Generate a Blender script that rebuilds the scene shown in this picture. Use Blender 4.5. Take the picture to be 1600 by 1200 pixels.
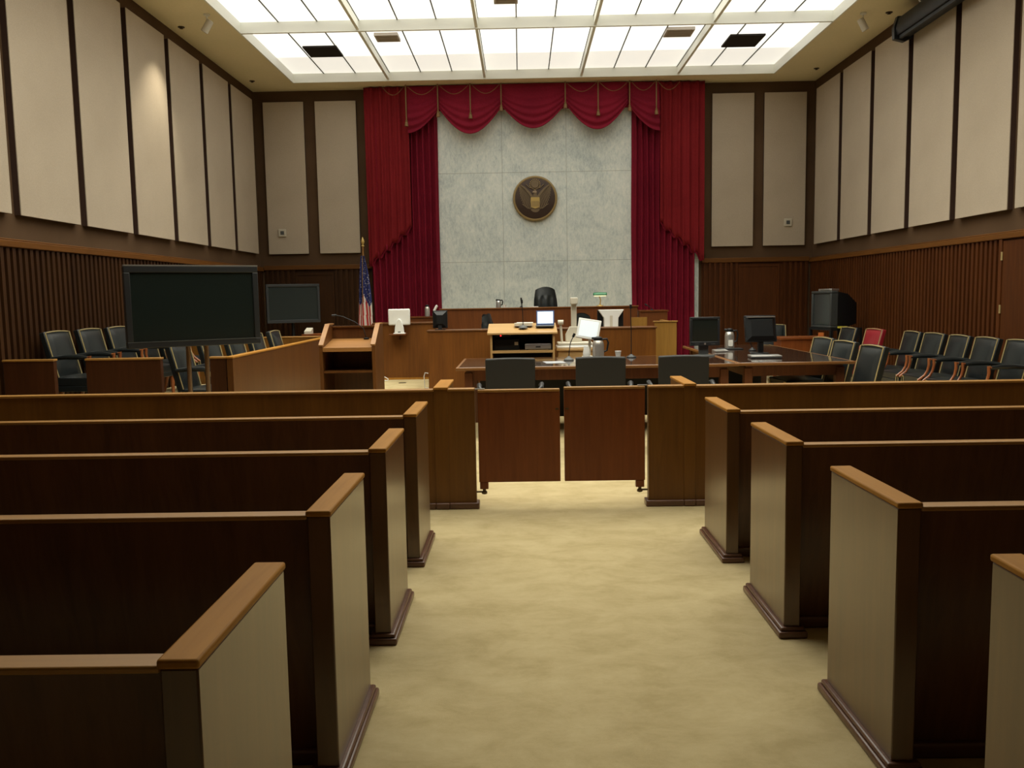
import bpy, bmesh, math, random
from mathutils import Vector, Matrix
PI = math.pi
random.seed(7)
C = bpy.context.scene.collection
for o in list(bpy.data.objects):
    bpy.data.objects.remove(o, do_unlink=True)

# ------------------------------------------------------------------ camera
sc = bpy.context.scene
cam_d = bpy.data.cameras.new('camera')
cam_d.sensor_fit = 'HORIZONTAL'; cam_d.sensor_width = 36.0
cam_d.lens = 36.0 * 1350 / 1600
cam_d.clip_start = 0.05; cam_d.clip_end = 100
cam = bpy.data.objects.new('camera', cam_d); C.objects.link(cam)
M = Matrix.Rotation(0.012032, 4, 'Z') @ Matrix.Rotation(PI/2 - 0.100946, 4, 'X') @ Matrix.Rotation(-0.017, 4, 'Z')
cam.matrix_world = Matrix.Translation((0, 0, 1.5)) @ M
sc.camera = cam
# ------------------------------------------------------------------ world, view
w = bpy.data.worlds.new('world'); sc.world = w; w.use_nodes = True
w.node_tree.nodes['Background'].inputs[0].default_value = (1.0, .9, .75, 1)
w.node_tree.nodes['Background'].inputs[1].default_value = 0.02
sc.view_settings.view_transform = 'Standard'
sc.view_settings.look = 'None'
sc.view_settings.gamma = 1.0
sc.view_settings.use_curve_mapping = False
sc.view_settings.exposure = 0.0
# ------------------------------------------------------------------ the room's numbers
XL, XR, YB, YF, ZC = -5.2, 5.8, 17.4, -3.0, 5.58
SK_X0, SK_X1 = -4.25, 4.83              # opening of the luminous ceiling
SK_ROWS = [(4.56, 7.58), (7.63, 10.62), (10.67, 13.66), (13.71, 16.76)]
SK_Z = 5.74
# large lights: the tube lamps behind the prismatic diffusers throw most of their light downwards
for i, (a, b) in enumerate(SK_ROWS):
    ld = bpy.data.lights.new('skylight_tubes', 'AREA'); ld.shape = 'RECTANGLE'
    ld.size = SK_X1 - SK_X0 - .3; ld.size_y = b - a - .2
    ld.energy = (185, 155, 145, 24)[i]; ld.color = (1.0, .975, .83); ld.spread = math.radians((150, 125, 110, 100)[i])
    lo = bpy.data.objects.new('skylight_tubes', ld); C.objects.link(lo)
    lo.location = ((SK_X0 + SK_X1) / 2, (a + b) / 2, SK_Z - .02)

# ------------------------------------------------------------------ materials
def new_mat(name):
    m = bpy.data.materials.new(name); m.use_nodes = True
    nt = m.node_tree; b = nt.nodes['Principled BSDF']
    return m, nt, b
def plain(name, col, rough=.5, metal=0.0, coat=0.0, spec=.5, emit=None, es=0):
    m, nt, b = new_mat(name)
    b.inputs['Base Color'].default_value = (*col, 1)
    b.inputs['Roughness'].default_value = rough
    b.inputs['Metallic'].default_value = metal
    b.inputs['Specular IOR Level'].default_value = spec
    b.inputs['Coat Weight'].default_value = coat
    b.inputs['Coat Roughness'].default_value = .12
    if emit:
        b.inputs['Emission Color'].default_value = (*emit, 1)
        b.inputs['Emission Strength'].default_value = es
    return m
def coords(nt, scale, rot=(0, 0, 0)):
    tc = nt.nodes.new('ShaderNodeTexCoord'); mp = nt.nodes.new('ShaderNodeMapping')
    mp.inputs['Scale'].default_value = scale; mp.inputs['Rotation'].default_value = rot
    nt.links.new(tc.outputs['Object'], mp.inputs['Vector'])
    return mp.outputs['Vector']
def noise(nt, vec, scale, detail=4, rough=.55, dist=0):
    n = nt.nodes.new('ShaderNodeTexNoise'); n.inputs['Scale'].default_value = scale
    n.inputs['Detail'].default_value = detail; n.inputs['Roughness'].default_value = rough
    n.inputs['Distortion'].default_value = dist
    nt.links.new(vec, n.inputs['Vector']); return n.outputs['Fac']
def ramp(nt, fac, stops):
    r = nt.nodes.new('ShaderNodeValToRGB'); e = r.color_ramp.elements
    e[0].position, e[0].color = stops[0][0], (*stops[0][1], 1)
    e[1].position, e[1].color = stops[1][0], (*stops[1][1], 1)
    for p, c in stops[2:]:
        k = e.new(p); k.color = (*c, 1)
    nt.links.new(fac, r.inputs['Fac']); return r.outputs['Color']
def bump(nt, b, h, strength, dist=.01):
    n = nt.nodes.new('ShaderNodeBump'); n.inputs['Strength'].default_value = strength
    n.inputs['Distance'].default_value = dist
    nt.links.new(h, n.inputs['Height']); nt.links.new(n.outputs['Normal'], b.inputs['Normal'])
def wood(name, dark, light, axis='Z', rough=.42, coat=.12, coat_rough=.25, spec=.3):
    m, nt, b = new_mat(name)
    s = {'Z': (14, 14, .9), 'X': (.9, 14, 14), 'Y': (14, .9, 14)}[axis]
    v = coords(nt, s)
    g = noise(nt, v, 2.2, 6, .6, .6)
    v2 = coords(nt, tuple(k * .22 for k in s))
    g2 = noise(nt, v2, 1.6, 2, .5)
    mx = nt.nodes.new('ShaderNodeMath'); mx.operation = 'MULTIPLY_ADD'
    nt.links.new(g, mx.inputs[0]); mx.inputs[1].default_value = .55
    ml = nt.nodes.new('ShaderNodeMath'); ml.operation = 'MULTIPLY'
    nt.links.new(g2, ml.inputs[0]); ml.inputs[1].default_value = .45
    nt.links.new(ml.outputs[0], mx.inputs[2])
    c = ramp(nt, mx.outputs[0], [(.34, dark), (.66, light)])
    nt.links.new(c, b.inputs['Base Color'])
    b.inputs['Roughness'].default_value = rough
    b.inputs['Coat Weight'].default_value = coat
    b.inputs['Coat Roughness'].default_value = coat_rough
    b.inputs['Specular IOR Level'].default_value = spec
    return m
W_DK, W_LT = (.075, .027, .008), (.135, .050, .014)
wood_pew = wood('pew_veneer_wood', W_DK, W_LT, 'Z', .42, .5, .22)
wood_end = wood('pew_end_wood', (.085, .036, .007), (.135, .058, .012), 'Z', .34, .62, .24, .7)
wood_cap = wood('pew_cap_lit_wood_lengthwise', (.34, .15, .022), (.46, .215, .038), 'Y', .55, .0, .3, .15)  # lighter than the pew wood: light on upward faces put into the colour
wood_capx = wood('pew_cap_lit_wood_crosswise', (.32, .15, .03), (.44, .22, .05), 'X', .42, .25, .3, .4)  # crosswise caps, likewise lightened in colour for light falling on top
wood_rail = wood('bar_rail_wood', (.13, .052, .008), (.20, .085, .013), 'Z')
wood_gate = wood('gate_red_wood', (.15, .038, .007), (.23, .064, .012), 'Z')
wood_base = wood('base_moulding_wood', (.10, .045, .026), (.16, .075, .045), 'X', .35, .5)
wood_bench = wood('bench_front_wood', (.115, .038, .006), (.185, .066, .010), 'Z')
wood_judge = wood('judge_bench_wood', (.095, .028, .006), (.15, .046, .010), 'Z')
wood_light = wood('light_oak_wood', (.42, .25, .09), (.55, .34, .14), 'X', .4, .3)
wood_wit = wood('witness_stand_lit_wood', (.24, .12, .022), (.33, .17, .035), 'Z')  # paler than the benches: light catching this stand is in the colour
wood_lect = wood('lectern_wood', (.085, .030, .006), (.135, .050, .010), 'Z')
wood_lecttop = wood('lectern_top_wood', (.27, .12, .032), (.36, .17, .05), 'X')
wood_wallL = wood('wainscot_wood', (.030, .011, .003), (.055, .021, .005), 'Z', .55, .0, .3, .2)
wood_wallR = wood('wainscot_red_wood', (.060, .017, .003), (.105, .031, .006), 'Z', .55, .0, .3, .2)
wood_wcap = wood('wainscot_cap_wood', (.12, .045, .008), (.18, .07, .013), 'Y', .5, .0, .3, .2)
wood_wcapx = wood('wainscot_cap_wood_cross', (.10, .04, .009), (.16, .063, .014), 'X', .5, .0, .3, .2)
wood_chair = wood('chair_mahogany', (.20, .055, .018), (.34, .11, .035), 'Z', .25, .8)
wood_tabletop = wood('dark_table_top', (.035, .018, .012), (.06, .032, .02), 'X', .22, 1.0, .06)
wood_tabedge = wood('table_edge_wood', (.17, .07, .02), (.26, .115, .035), 'X', .35, .4)
wood_tableg = wood('table_leg_wood', (.10, .032, .012), (.17, .055, .02), 'Z', .35, .4)
def carpet():
    m, nt, b = new_mat('beige_carpet')
    v = coords(nt, (1, 1, 1))
    v2 = coords(nt, (.75, 1.15, 1))
    n1 = noise(nt, v2, 4.2, 10, .72, .25)
    n2 = noise(nt, v, 260, 2, .6)
    c = ramp(nt, n1, [(.36, (.44, .35, .175)), (.52, (.52, .42, .225)), (.66, (.57, .47, .26))])
    nt.links.new(c, b.inputs['Base Color'])
    b.inputs['Roughness'].default_value = 1; b.inputs['Specular IOR Level'].default_value = .05
    b.inputs['Sheen Weight'].default_value = .15
    bump(nt, b, n2, .35, .004)
    return m
carpet_m = carpet()
def fabric(name, a, c2, sc_=140, rough=.95):
    m, nt, b = new_mat(name)
    v = coords(nt, (1, 1, 1))
    n = noise(nt, v, sc_, 2, .5); n1 = noise(nt, v, 1.3, 3, .5)
    ml = nt.nodes.new('ShaderNodeMath'); ml.operation = 'MULTIPLY'; nt.links.new(n1, ml.inputs[0]); ml.inputs[1].default_value = .5
    mx = nt.nodes.new('ShaderNodeMath'); mx.operation = 'MULTIPLY_ADD'
    nt.links.new(n, mx.inputs[0]); mx.inputs[1].default_value = .5; nt.links.new(ml.outputs[0], mx.inputs[2])
    c = ramp(nt, mx.outputs[0], [(.4, a), (.6, c2)])
    nt.links.new(c, b.inputs['Base Color'])
    b.inputs['Roughness'].default_value = rough; b.inputs['Specular IOR Level'].default_value = .12
    bump(nt, b, n, .25, .003)
    return m
panel_m = fabric('panel_fabric', (.475, .40, .31), (.54, .46, .36))
wallfab = fabric('brown_wall_fabric', (.095, .056, .030), (.125, .075, .042))
plaster = fabric('ceiling_plaster', (.88, .80, .56), (.92, .83, .59), 30)
panel_edge = plain('panel_edge_brown', (.05, .022, .012), .8)
def marble():
    m, nt, b = new_mat('grey_green_marble')
    v = coords(nt, (1, 1, 1), (0, 0.6, 0))
    n1 = noise(nt, v, 1.1, 8, .62, 1.4)
    vs = coords(nt, (2.4, 1, 1.0), (0, .5, 0))
    n2 = noise(nt, vs, 12, 8, .8, .5)
    mx = nt.nodes.new('ShaderNodeMath'); mx.operation = 'MULTIPLY_ADD'
    nt.links.new(n2, mx.inputs[0]); mx.inputs[1].default_value = .62
    ml = nt.nodes.new('ShaderNodeMath'); ml.operation = 'MULTIPLY'; nt.links.new(n1, ml.inputs[0]); ml.inputs[1].default_value = .42
    nt.links.new(ml.outputs[0], mx.inputs[2])
    c = ramp(nt, mx.outputs[0], [(.40, (.50, .575, .585)), (.52, (.72, .785, .76)), (.64, (.88, .91, .86))])
    nt.links.new(c, b.inputs['Base Color'])
    b.inputs['Roughness'].default_value = .45; b.inputs['Specular IOR Level'].default_value = .4
    return m
marble_m = marble()
joint_m = plain('marble_joint', (.40, .43, .40), .8)
red_m = fabric('red_curtain_velvet', (.18, .009, .024), (.24, .012, .031), 60, .85)
red2_m = fabric('red_jabot_velvet', (.19, .012, .016), (.24, .016, .021), 60, .85)
gold_cord = plain('gold_cord', (.20, .11, .035), .6)
leather = plain('black_leather', (.010, .014, .015), .36, 0, .15)
leather_g = plain('charcoal_leather', (.015, .0155, .015), .6)
leather_red = plain('red_leather', (.26, .012, .02), .4, 0, .2)
brass = plain('brass_nails', (.62, .50, .24), .45, .55)
brass_dk = plain('dark_brass_hardware', (.10, .07, .035), .4, .8)
white_pl = plain('white_plastic', (.78, .78, .74), .35)
cream_pl = plain('cream_plastic', (.58, .54, .44), .45)
grey_pl = plain('grey_plastic', (.075, .08, .08), .45)
dark_pl = plain('dark_grey_plastic', (.016, .018, .020), .4)
black_pl = plain('black_plastic', (.007, .008, .009), .45, spec=.35)
screen_m = plain('black_screen_glass', (.012, .018, .016), .12, 0, .5)
screen_g = plain('grey_screen_glass', (.030, .040, .040), .2, 0, .4)
silver = plain('silver_metal', (.62, .62, .60), .3, .85)
steel = plain('brushed_steel', (.55, .52, .48), .36, .8)
pole_m = plain('bronze_tinted_steel', (.36, .27, .19), .28, .85)
white_emit = plain('laptop_screen_lit', (.6, .7, .8), .4, emit=(.62, .80, 1.0), es=.75)
touch_emit = plain('touch_screen_lit', (.6, .65, .68), .4, emit=(.82, .92, .95), es=.45)
red_led = plain('red_led', (.8, .02, .02), .4, emit=(1, .02, .02), es=3)
paper_m = plain('white_paper', (.80, .78, .72), .8)
green_glass = plain('green_glass_shade', (.01, .20, .07), .2, 0, .6)
lamp_glow = plain('lamp_glow', (.9, .85, .6), .5, emit=(1, .9, .5), es=1.08)
diffuser = plain('luminous_ceiling_diffuser', (.8, .8, .75), .6, emit=(1, .985, .90), es=1.1)
diffuser_far = plain('dimmer_ceiling_diffuser', (.8, .8, .75), .6, emit=(1, .96, .86), es=.76)
white_trim = plain('white_painted_metal', (.86, .87, .80), .5)
dark_bar = plain('dark_tee_bar', (.10, .10, .09), .6)
vent_dark = plain('dark_opening', (.012, .008, .006), .9)
vent_grey = plain('grey_vent_metal', (.50, .44, .38), .6)
bronze_d = plain('dark_bronze', (.060, .036, .026), .5, .25)
bronze_m = plain('mid_bronze', (.19, .135, .075), .45, .3)
gold_m = plain('gold_leaf', (.55, .38, .12), .4, .3)
rim_m = plain('dark_gold_rim', (.34, .24, .10), .45, .3)  # gold darker than the leaf
blue_m = plain('flag_blue_cloth', (.018, .025, .13), .8)
flag_red = plain('flag_red_cloth', (.42, .03, .03), .8)
flag_white = plain('flag_white_cloth', (.72, .66, .60), .8)
yellow_m = plain('yellow_card', (.60, .52, .05), .6)
orange_m = plain('orange_card', (.55, .16, .03), .6)
outlet_m = plain('ivory_outlet', (.62, .55, .38), .5)

# ------------------------------------------------------------------ mesh helpers
class MB:
    def __init__(s): s.v, s.f, s.m = [], [], []
    def add(s, vs, fs, mi=0):
        n = len(s.v); s.v += [tuple(p) for p in vs]
        s.f += [tuple(i + n for i in f) for f in fs]; s.m += [mi] * len(fs); return s
    def box(s, x0, x1, y0, y1, z0, z1, mi=0, mat=None):
        vs = [Vector((x, y, z)) for z in (z0, z1) for y in (y0, y1) for x in (x0, x1)]
        if mat is not None: vs = [mat @ p for p in vs]
        return s.add(vs, [(0, 2, 3, 1), (4, 5, 7, 6), (0, 1, 5, 4), (2, 6, 7, 3), (0, 4, 6, 2), (1, 3, 7, 5)], mi)
    def prism(s, poly, axis, a, b, mi=0, mat=None):
        def P(p, t):
            q = {'X': (t, p[0], p[1]), 'Y': (p[0], t, p[1]), 'Z': (p[0], p[1], t)}[axis]
            return mat @ Vector(q) if mat is not None else Vector(q)
        n = len(poly)
        vs = [P(p, a) for p in poly] + [P(p, b) for p in poly]
        fs = [tuple(range(n)), tuple(range(2 * n - 1, n - 1, -1))]
        fs += [(i, i + n, (i + 1) % n + n, (i + 1) % n) for i in range(n)]
        return s.add(vs, fs, mi)
    def tube(s, pts, r, seg=8, mi=0, cap=True):
        pts = [Vector(p) for p in pts]; n = len(pts)
        rs = r if isinstance(r, (list, tuple)) else [r] * n
        vs = []; up = None
        for i, p in enumerate(pts):
            d = (pts[min(i + 1, n - 1)] - pts[max(i - 1, 0)]).normalized()
            if up is None:
                up = Vector((0, 0, 1)) if abs(d.z) < .9 else Vector((1, 0, 0))
            a = d.cross(up).normalized(); b_ = a.cross(d).normalized(); up = b_
            for k in range(seg):
                t = 2 * PI * k / seg
                vs.append(p + (a * math.cos(t) + b_ * math.sin(t)) * rs[i])
        fs = []
        for i in range(n - 1):
            for k in range(seg):
                k2 = (k + 1) % seg
                fs.append((i * seg + k, i * seg + k2, (i + 1) * seg + k2, (i + 1) * seg + k))
        if cap:
            fs.append(tuple(range(seg - 1, -1, -1))); fs.append(tuple((n - 1) * seg + k for k in range(seg)))
        return s.add(vs, fs, mi)
    def lathe(s, prof, c=(0, 0, 0), seg=20, mi=0, mat=None):
        vs = []
        for r, z in prof:
            for k in range(seg):
                t = 2 * PI * k / seg
                p = Vector((c[0] + r * math.cos(t), c[1] + r * math.sin(t), c[2] + z))
                vs.append(mat @ p if mat is not None else p)
        fs = []; n = len(prof)
        for i in range(n - 1):
            for k in range(seg):
                k2 = (k + 1) % seg
                fs.append((i * seg + k, i * seg + k2, (i + 1) * seg + k2, (i + 1) * seg + k))
        fs.append(tuple(range(seg - 1, -1, -1))); fs.append(tuple((n - 1) * seg + k for k in range(seg)))
        return s.add(vs, fs, mi)
    def grid(s, fn, nu, nv, mi=0, mfn=None):
        vs = [fn(i / nu, j / nv) for j in range(nv + 1) for i in range(nu + 1)]
        n0 = len(s.f)
        fs = [(j * (nu + 1) + i, j * (nu + 1) + i + 1, (j + 1) * (nu + 1) + i + 1, (j + 1) * (nu + 1) + i)
              for j in range(nv) for i in range(nu)]
        s.add(vs, fs, mi)
        if mfn:
            k = n0
            for j in range(nv):
                for i in range(nu):
                    s.m[k] = mfn((i + .5) / nu, (j + .5) / nv, i, j); k += 1
        return s
    def build(s, name, mats, parent=None, bev=0, seg=2, ang=35, solid=0, loc=None):
        me = bpy.data.meshes.new(name); me.from_pydata(s.v, [], s.f)
        if not isinstance(mats, (list, tuple)): mats = [mats]
        for m in mats: me.materials.append(m)
        me.polygons.foreach_set('material_index', s.m)
        bm = bmesh.new(); bm.from_mesh(me)
        if not solid: bmesh.ops.recalc_face_normals(bm, faces=bm.faces)
        bm.to_mesh(me); bm.free()
        me.polygons.foreach_set('use_smooth', [True] * len(me.polygons))
        me.set_sharp_from_angle(angle=math.radians(ang))
        me.update()
        o = bpy.data.objects.new(name, me); C.objects.link(o)
        if loc: o.location = loc
        if parent: o.parent = parent
        if solid:
            md = o.modifiers.new('thickness', 'SOLIDIFY'); md.thickness = solid; md.offset = 0
        if bev:
            md = o.modifiers.new('bevel', 'BEVEL'); md.width = bev; md.segments = seg
            md.limit_method = 'ANGLE'; md.angle_limit = math.radians(40)
            md.harden_normals = False
        return o
def thing(name, label, cat, loc=(0, 0, 0), rz=0, group=None):
    o = bpy.data.objects.new(name, None); C.objects.link(o)
    o.empty_display_size = .1
    o.location = loc; o.rotation_euler = (0, 0, rz); o['label'] = label; o['category'] = cat
    if group: o['group'] = group
    return o
def tag(o, label, cat, group=None, kind=None):
    o['label'] = label; o['category'] = cat
    if group: o['group'] = group
    if kind: o['kind'] = kind
    return o
def struct(o, label=None):
    o['kind'] = 'structure'
    if label: o['label'] = label
    return o
def children(o): return [c for c in C.objects if c.parent == o]
def dup(root, loc, rz, label, group=None):
    r = root.copy(); C.objects.link(r); r.location = loc; r.rotation_euler = (0, 0, rz); r['label'] = label
    if group: r['group'] = group
    for ch in children(root):
        c = ch.copy(); C.objects.link(c); c.parent = r
        for g in children(ch):
            d = g.copy(); C.objects.link(d); d.parent = c
    return r
B = lambda *a, **k: MB().box(*a, **k)

# ------------------------------------------------------------------ room shell
struct(B(XL - .2, XR + .2, YF - .2, YB + .2, -.2, 0).build('floor', carpet_m))
struct(B(XL - .2, XL, YF, YB, 0, ZC + .3).build('wall_left', wallfab))
struct(B(XR, XR + .2, YF, YB, 0, ZC + .3).build('wall_right', wallfab))
struct(B(XL - .2, XR + .2, YB, YB + .2, 0, ZC + .3).build('wall_back', wallfab))
struct(B(XL - .2, XR + .2, YF - .2, YF, 0, ZC + .3).build('wall_rear', wallfab))
mb = MB()
y0, y1 = SK_ROWS[0][0], SK_ROWS[-1][1]
mb.box(XL, XR, YF, y0, ZC, ZC + .3); mb.box(XL, XR, y1, YB, ZC, ZC + .3)
mb.box(XL, SK_X0, y0, y1, ZC, ZC + .3); mb.box(SK_X1, XR, y0, y1, ZC, ZC + .3)
struct(mb.build('ceiling', plaster))
struct(B(XL - .2, XR + .2, YF - .2, YB + .2, ZC + .3, ZC + .4).build('ceiling_slab', plaster))
# white lining and beams of the luminous ceiling
mb = MB()
t = .025
mb.box(SK_X0, SK_X1, y1 - t, y1, ZC - .005, SK_Z + .04); mb.box(SK_X0, SK_X1, y0, y0 + t, ZC - .005, SK_Z + .04)
mb.box(SK_X0, SK_X0 + t, y0 + t, y1 - t, ZC - .005, SK_Z + .04); mb.box(SK_X1 - t, SK_X1, y0 + t, y1 - t, ZC - .005, SK_Z + .04)
for i in range(3):
    mb.box(SK_X0 + t, SK_X1 - t, SK_ROWS[i][1], SK_ROWS[i + 1][0], ZC - .004, SK_Z + .04)
BW = (SK_X1 - SK_X0) / 5
for r in range(4):
    for k in range(1, 5):
        x = SK_X0 + k * BW
        mb.box(x - .022, x + .022, SK_ROWS[r][0] + (t if r == 0 else 0), SK_ROWS[r][1] - (t if r == 3 else 0), ZC + .02, SK_Z + .04)
struct(mb.build('trim_1', white_trim), 'white beams and lining of the luminous ceiling')
row_names = ['', '', 'second row from the marble wall', 'row nearest the marble wall']
col_names = ['leftmost', 'second from left', 'middle', 'second from right', 'rightmost']
for r in range(4):
    a, b = SK_ROWS[r]; a += t if r == 0 else 0; b -= t if r == 3 else 0
    for k in range(5):
        xa, xb = SK_X0 + k * BW + .022 + (-.01 if k == 0 else 0), SK_X0 + (k + 1) * BW - .022 + (.01 if k == 4 else 0)
        if r < 2:       # behind and above the view: one plain diffuser bay each
            T = B(xa, xb, a + .004, b - .004, SK_Z, SK_Z + .02).build('ceiling_light', diffuser)
            tag(T, 'white glowing ceiling light bay above the pews, outside the view ahead', 'ceiling light', 'luminous ceiling light bays over the pews'); continue
        T = thing('ceiling_light', f'white glowing ceiling light bay, {col_names[k]} in the {row_names[r]}', 'ceiling light',
                  ((xa + xb) / 2, (a + b) / 2, SK_Z), 0, 'luminous ceiling light bays')
        wx, wy = (xb - xa) / 2, (b - a) / 2
        for q in range(3):
            p0 = -wx + 2 * wx * q / 3; p1 = p0 + 2 * wx / 3
            B(p0 + .008, p1 - .008, -wy + .004, .398, 0, .02).build('diffuser_panel', diffuser, T)
            B(p0 + .008, p1 - .008, .402, wy - .004, 0, .02).build('diffuser_panel', diffuser_far if r == 3 else diffuser, T)
        m2 = MB()
        for q in range(4):
            p0 = -wx + 2 * wx * q / 3
            m2.box(p0 - .009, p0 + .009, -wy + .004, wy - .004, -.012, .018)
        m2.build('tee_bar', dark_bar, T)
# vents and openings in the luminous ceiling
def vent(x0, x1, ya, yb, mat, label, z=SK_Z - .03, slat=True):
    T = thing('air_vent', label, 'vent', ((x0 + x1) / 2, (ya + yb) / 2, z))
    hx, hy = (x1 - x0) / 2, (yb - ya) / 2
    m2 = MB()
    lo_ = -.02 if slat else .0
    m2.box(-hx, hx, -hy, -hy + .03, lo_, .028); m2.box(-hx, hx, hy - .03, hy, lo_, .028)
    m2.box(-hx, -hx + .03, -hy + .03, hy - .03, lo_, .028); m2.box(hx - .03, hx, -hy + .03, hy - .03, lo_, .028)
    m2.build('vent_frame', mat, T)
    B(-hx + .03, hx - .03, -hy + .03, hy - .03, .0, .028).build('vent_backing', vent_grey if slat else vent_dark, T)
    if slat:
        m3 = MB()
        n = 6
        for i in range(n):
            y = -hy + .05 + (2 * hy - .1) * i / (n - 1)
            m3.box(-hx + .03, hx - .03, y - .008, y + .008, -.015, 0)
        m3.build('vent_slat', vent_grey, T)
zs = SK_Z / 5.6
vent(-3.60, -3.03, 14.95, 15.55, vent_dark, 'large dark square ceiling opening at the far left of the lights', slat=False)
vent(3.52, 4.10, 14.78, 15.45, vent_dark, 'large dark square ceiling opening at the far right of the lights', slat=False)
vent(-2.29, -1.91, 14.30, 14.66, vent_grey, 'small grey ceiling vent just left of the centre lights')
vent(2.40, 2.85, 14.32, 14.72, vent_grey, 'small grey ceiling vent just right of the centre lights')
vent(-.32, .02, 12.53, 12.93, vent_grey, 'small grey ceiling vent at the top centre of the view')
# wainscot: backing, battens, cap, base
def wainscot_y(x, s, a, b, top, mat, n, skip=()):
    m2 = MB()
    m2.box(min(x, x + s * .02), max(x, x + s * .02), a, b, 0, top)
    y = a + .03
    while y < b - .04:
        if not any(p < y < q for p, q in skip):
            m2.box(min(x + s * .02, x + s * .055), max(x + s * .02, x + s * .055), y, y + .055, .12, top - .001)
        y += .106
    struct(m2.build(f'trim_{n}', mat), 'dark fluted wooden wainscot')
    m3 = MB(); m3.box(min(x, x + s * .075), max(x, x + s * .075), a, b, top, top + .07)
    m3.box(min(x, x + s * .05), max(x, x + s * .05), a, b, top + .07, top + .09)
    struct(m3.build(f'trim_{n+1}', wood_wcap, bev=.008), 'wooden cap of the wainscot')
    struct(B(min(x + s * .02, x + s * .065), max(x + s * .02, x + s * .065), a, b, 0, .12).build('baseboard_' + ('left' if s > 0 else 'right'), mat, bev=.006))
WT = 2.08
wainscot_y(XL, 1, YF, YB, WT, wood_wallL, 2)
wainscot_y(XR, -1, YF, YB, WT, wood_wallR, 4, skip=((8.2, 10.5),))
def wainscot_x(xa, xb, top, mat, n, skip):
    m2 = MB(); m2.box(xa, xb, YB - .02, YB, 0, top)
    x = xa + .03
    while x < xb - .06:
        if not (skip[0] - .06 < x < skip[1]):
            m2.box(x, x + .055, YB - .055, YB - .02, .12, top - .001)
        x += .106
    struct(m2.build(f'trim_{n}', mat), 'dark fluted wooden wainscot on the end wall')
    m3 = MB(); m3.box(xa, xb, YB - .075, YB, top, top + .09)
    struct(m3.build(f'trim_{n+1}', wood_wcapx, bev=.008), 'wooden cap of the end wall wainscot')
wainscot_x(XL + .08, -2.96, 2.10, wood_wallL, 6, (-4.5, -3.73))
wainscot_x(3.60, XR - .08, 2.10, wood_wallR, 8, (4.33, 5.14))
def door(n, x0, x1, top, mat, hs):
    T = bpy.data.objects.new(f'door_{n}', None); C.objects.link(T); T.location = ((x0 + x1) / 2, YB - .02, 0)
    struct(T, 'flush dark wooden door in the end wall')
    h = (x1 - x0) / 2
    B(-h + .04, h - .04, -.02, .0, .01, top - .05).build('door_leaf', mat, T, bev=.004)
    m2 = MB(); m2.box(-h, -h + .04, -.03, 0, 0, top); m2.box(h - .04, h, -.03, 0, 0, top); m2.box(-h + .04, h - .04, -.03, 0, top - .05, top)
    m2.build('door_frame', mat, T)
    MB().tube([(hs * (h - .11), -.02, 1), (hs * (h - .11), -.07, 1), (hs * (h - .22), -.07, 1)], .01, 8).build('door_handle', brass_dk, T)
door(1, -4.5, -3.73, 2.04, wood_wallL, 1)
door(2, 4.33, 5.14, 2.06, wood_wallR, -1)
# plain wood door bay on the right wall
T = bpy.data.objects.new('door_3', None); C.objects.link(T); T.location = (XR - .02, 9.5, 0); struct(T, 'plain wooden double door in the right wall')
B(-.03, 0, -.96, -.005, .01, 2.06).build('door_leaf', wood_wallR, T, bev=.004)
B(-.03, 0, .005, .96, .01, 2.06).build('door_leaf', wood_wallR, T, bev=.004)
B(-.045, 0, .965, 1.03, .0, WT - .002).build('door_frame', wood_wallR, T, bev=.004)
for z in (.35, 1.25, 1.88):
    MB().tube([(-.04, .963, z - .05), (-.04, .963, z + .05)], .012, 8).build('hinge', brass, T)
# marble wall
mb = MB()
xs = [-2.92, -1.59, -.33, .93, 2.21, 3.53]; zz = [0.0, 2.19, 3.92, ZC]
for i in range(5):
    for j in range(3):
        mb.box(xs[i] + .004, xs[i + 1] - .004, YB - .10, YB - .02, zz[j] + .004, zz[j + 1] - .004)
struct(mb.build('wall_marble', marble_m), 'pale grey marble slab wall behind the bench')
struct(B(-2.92, 3.53, YB - .095, YB - .0, 0, ZC).build('trim_10', joint_m), 'joint lines between the marble slabs')

# acoustic panels
PZ0, PZ1 = 2.415, 5.36
def acoustic(loc, rz, wd, label, group):
    T = thing('acoustic_panel', label, 'wall panel', loc, rz, group)
    h = wd / 2
    B(-h, h, -.075, -.062, 0, PZ1 - PZ0).build('fabric_face', panel_m, T, bev=.004)
    B(-h + .004, h - .004, -.062, 0, .004, PZ1 - PZ0 - .004).build('mounting_frame', panel_edge, T)
ordl = ['first', 'second', 'third', 'fourth', 'fifth', 'sixth', 'seventh']
for i in range(7):
    yc = 16.46 - 1.377 * i
    ex = 'next to the end wall' if i == 0 else ('cut by the left edge of the view' if i == 6 else f'{ordl[i]} from the end wall')
    if i == 3: pass
    acoustic((XL, yc, PZ0), PI / 2, 1.215, f'tall beige fabric panel, left wall, {ex}' + (', lit by a spotlight' if i == 3 else ''), 'acoustic panels on the left wall')
    ex = ex.replace('left edge', 'right edge')
    acoustic((XR, yc + .03, PZ0), -PI / 2, 1.215, f'tall beige fabric panel, right wall, {ex}', 'acoustic panels on the right wall')
for x0, x1, lb in ((-5.0, -4.205, 'left of the red curtains, beside the left corner'), (-3.98, -3.175, 'between corner panel and left red curtain'),
                   (3.785, 4.60, 'just right of the right red curtain'), (4.80, 5.62, 'on the end wall beside the right corner')):
    acoustic(((x0 + x1) / 2, YB, PZ0), 0, x1 - x0, 'narrow beige fabric panel ' + lb, 'acoustic panels on the end wall')
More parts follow.
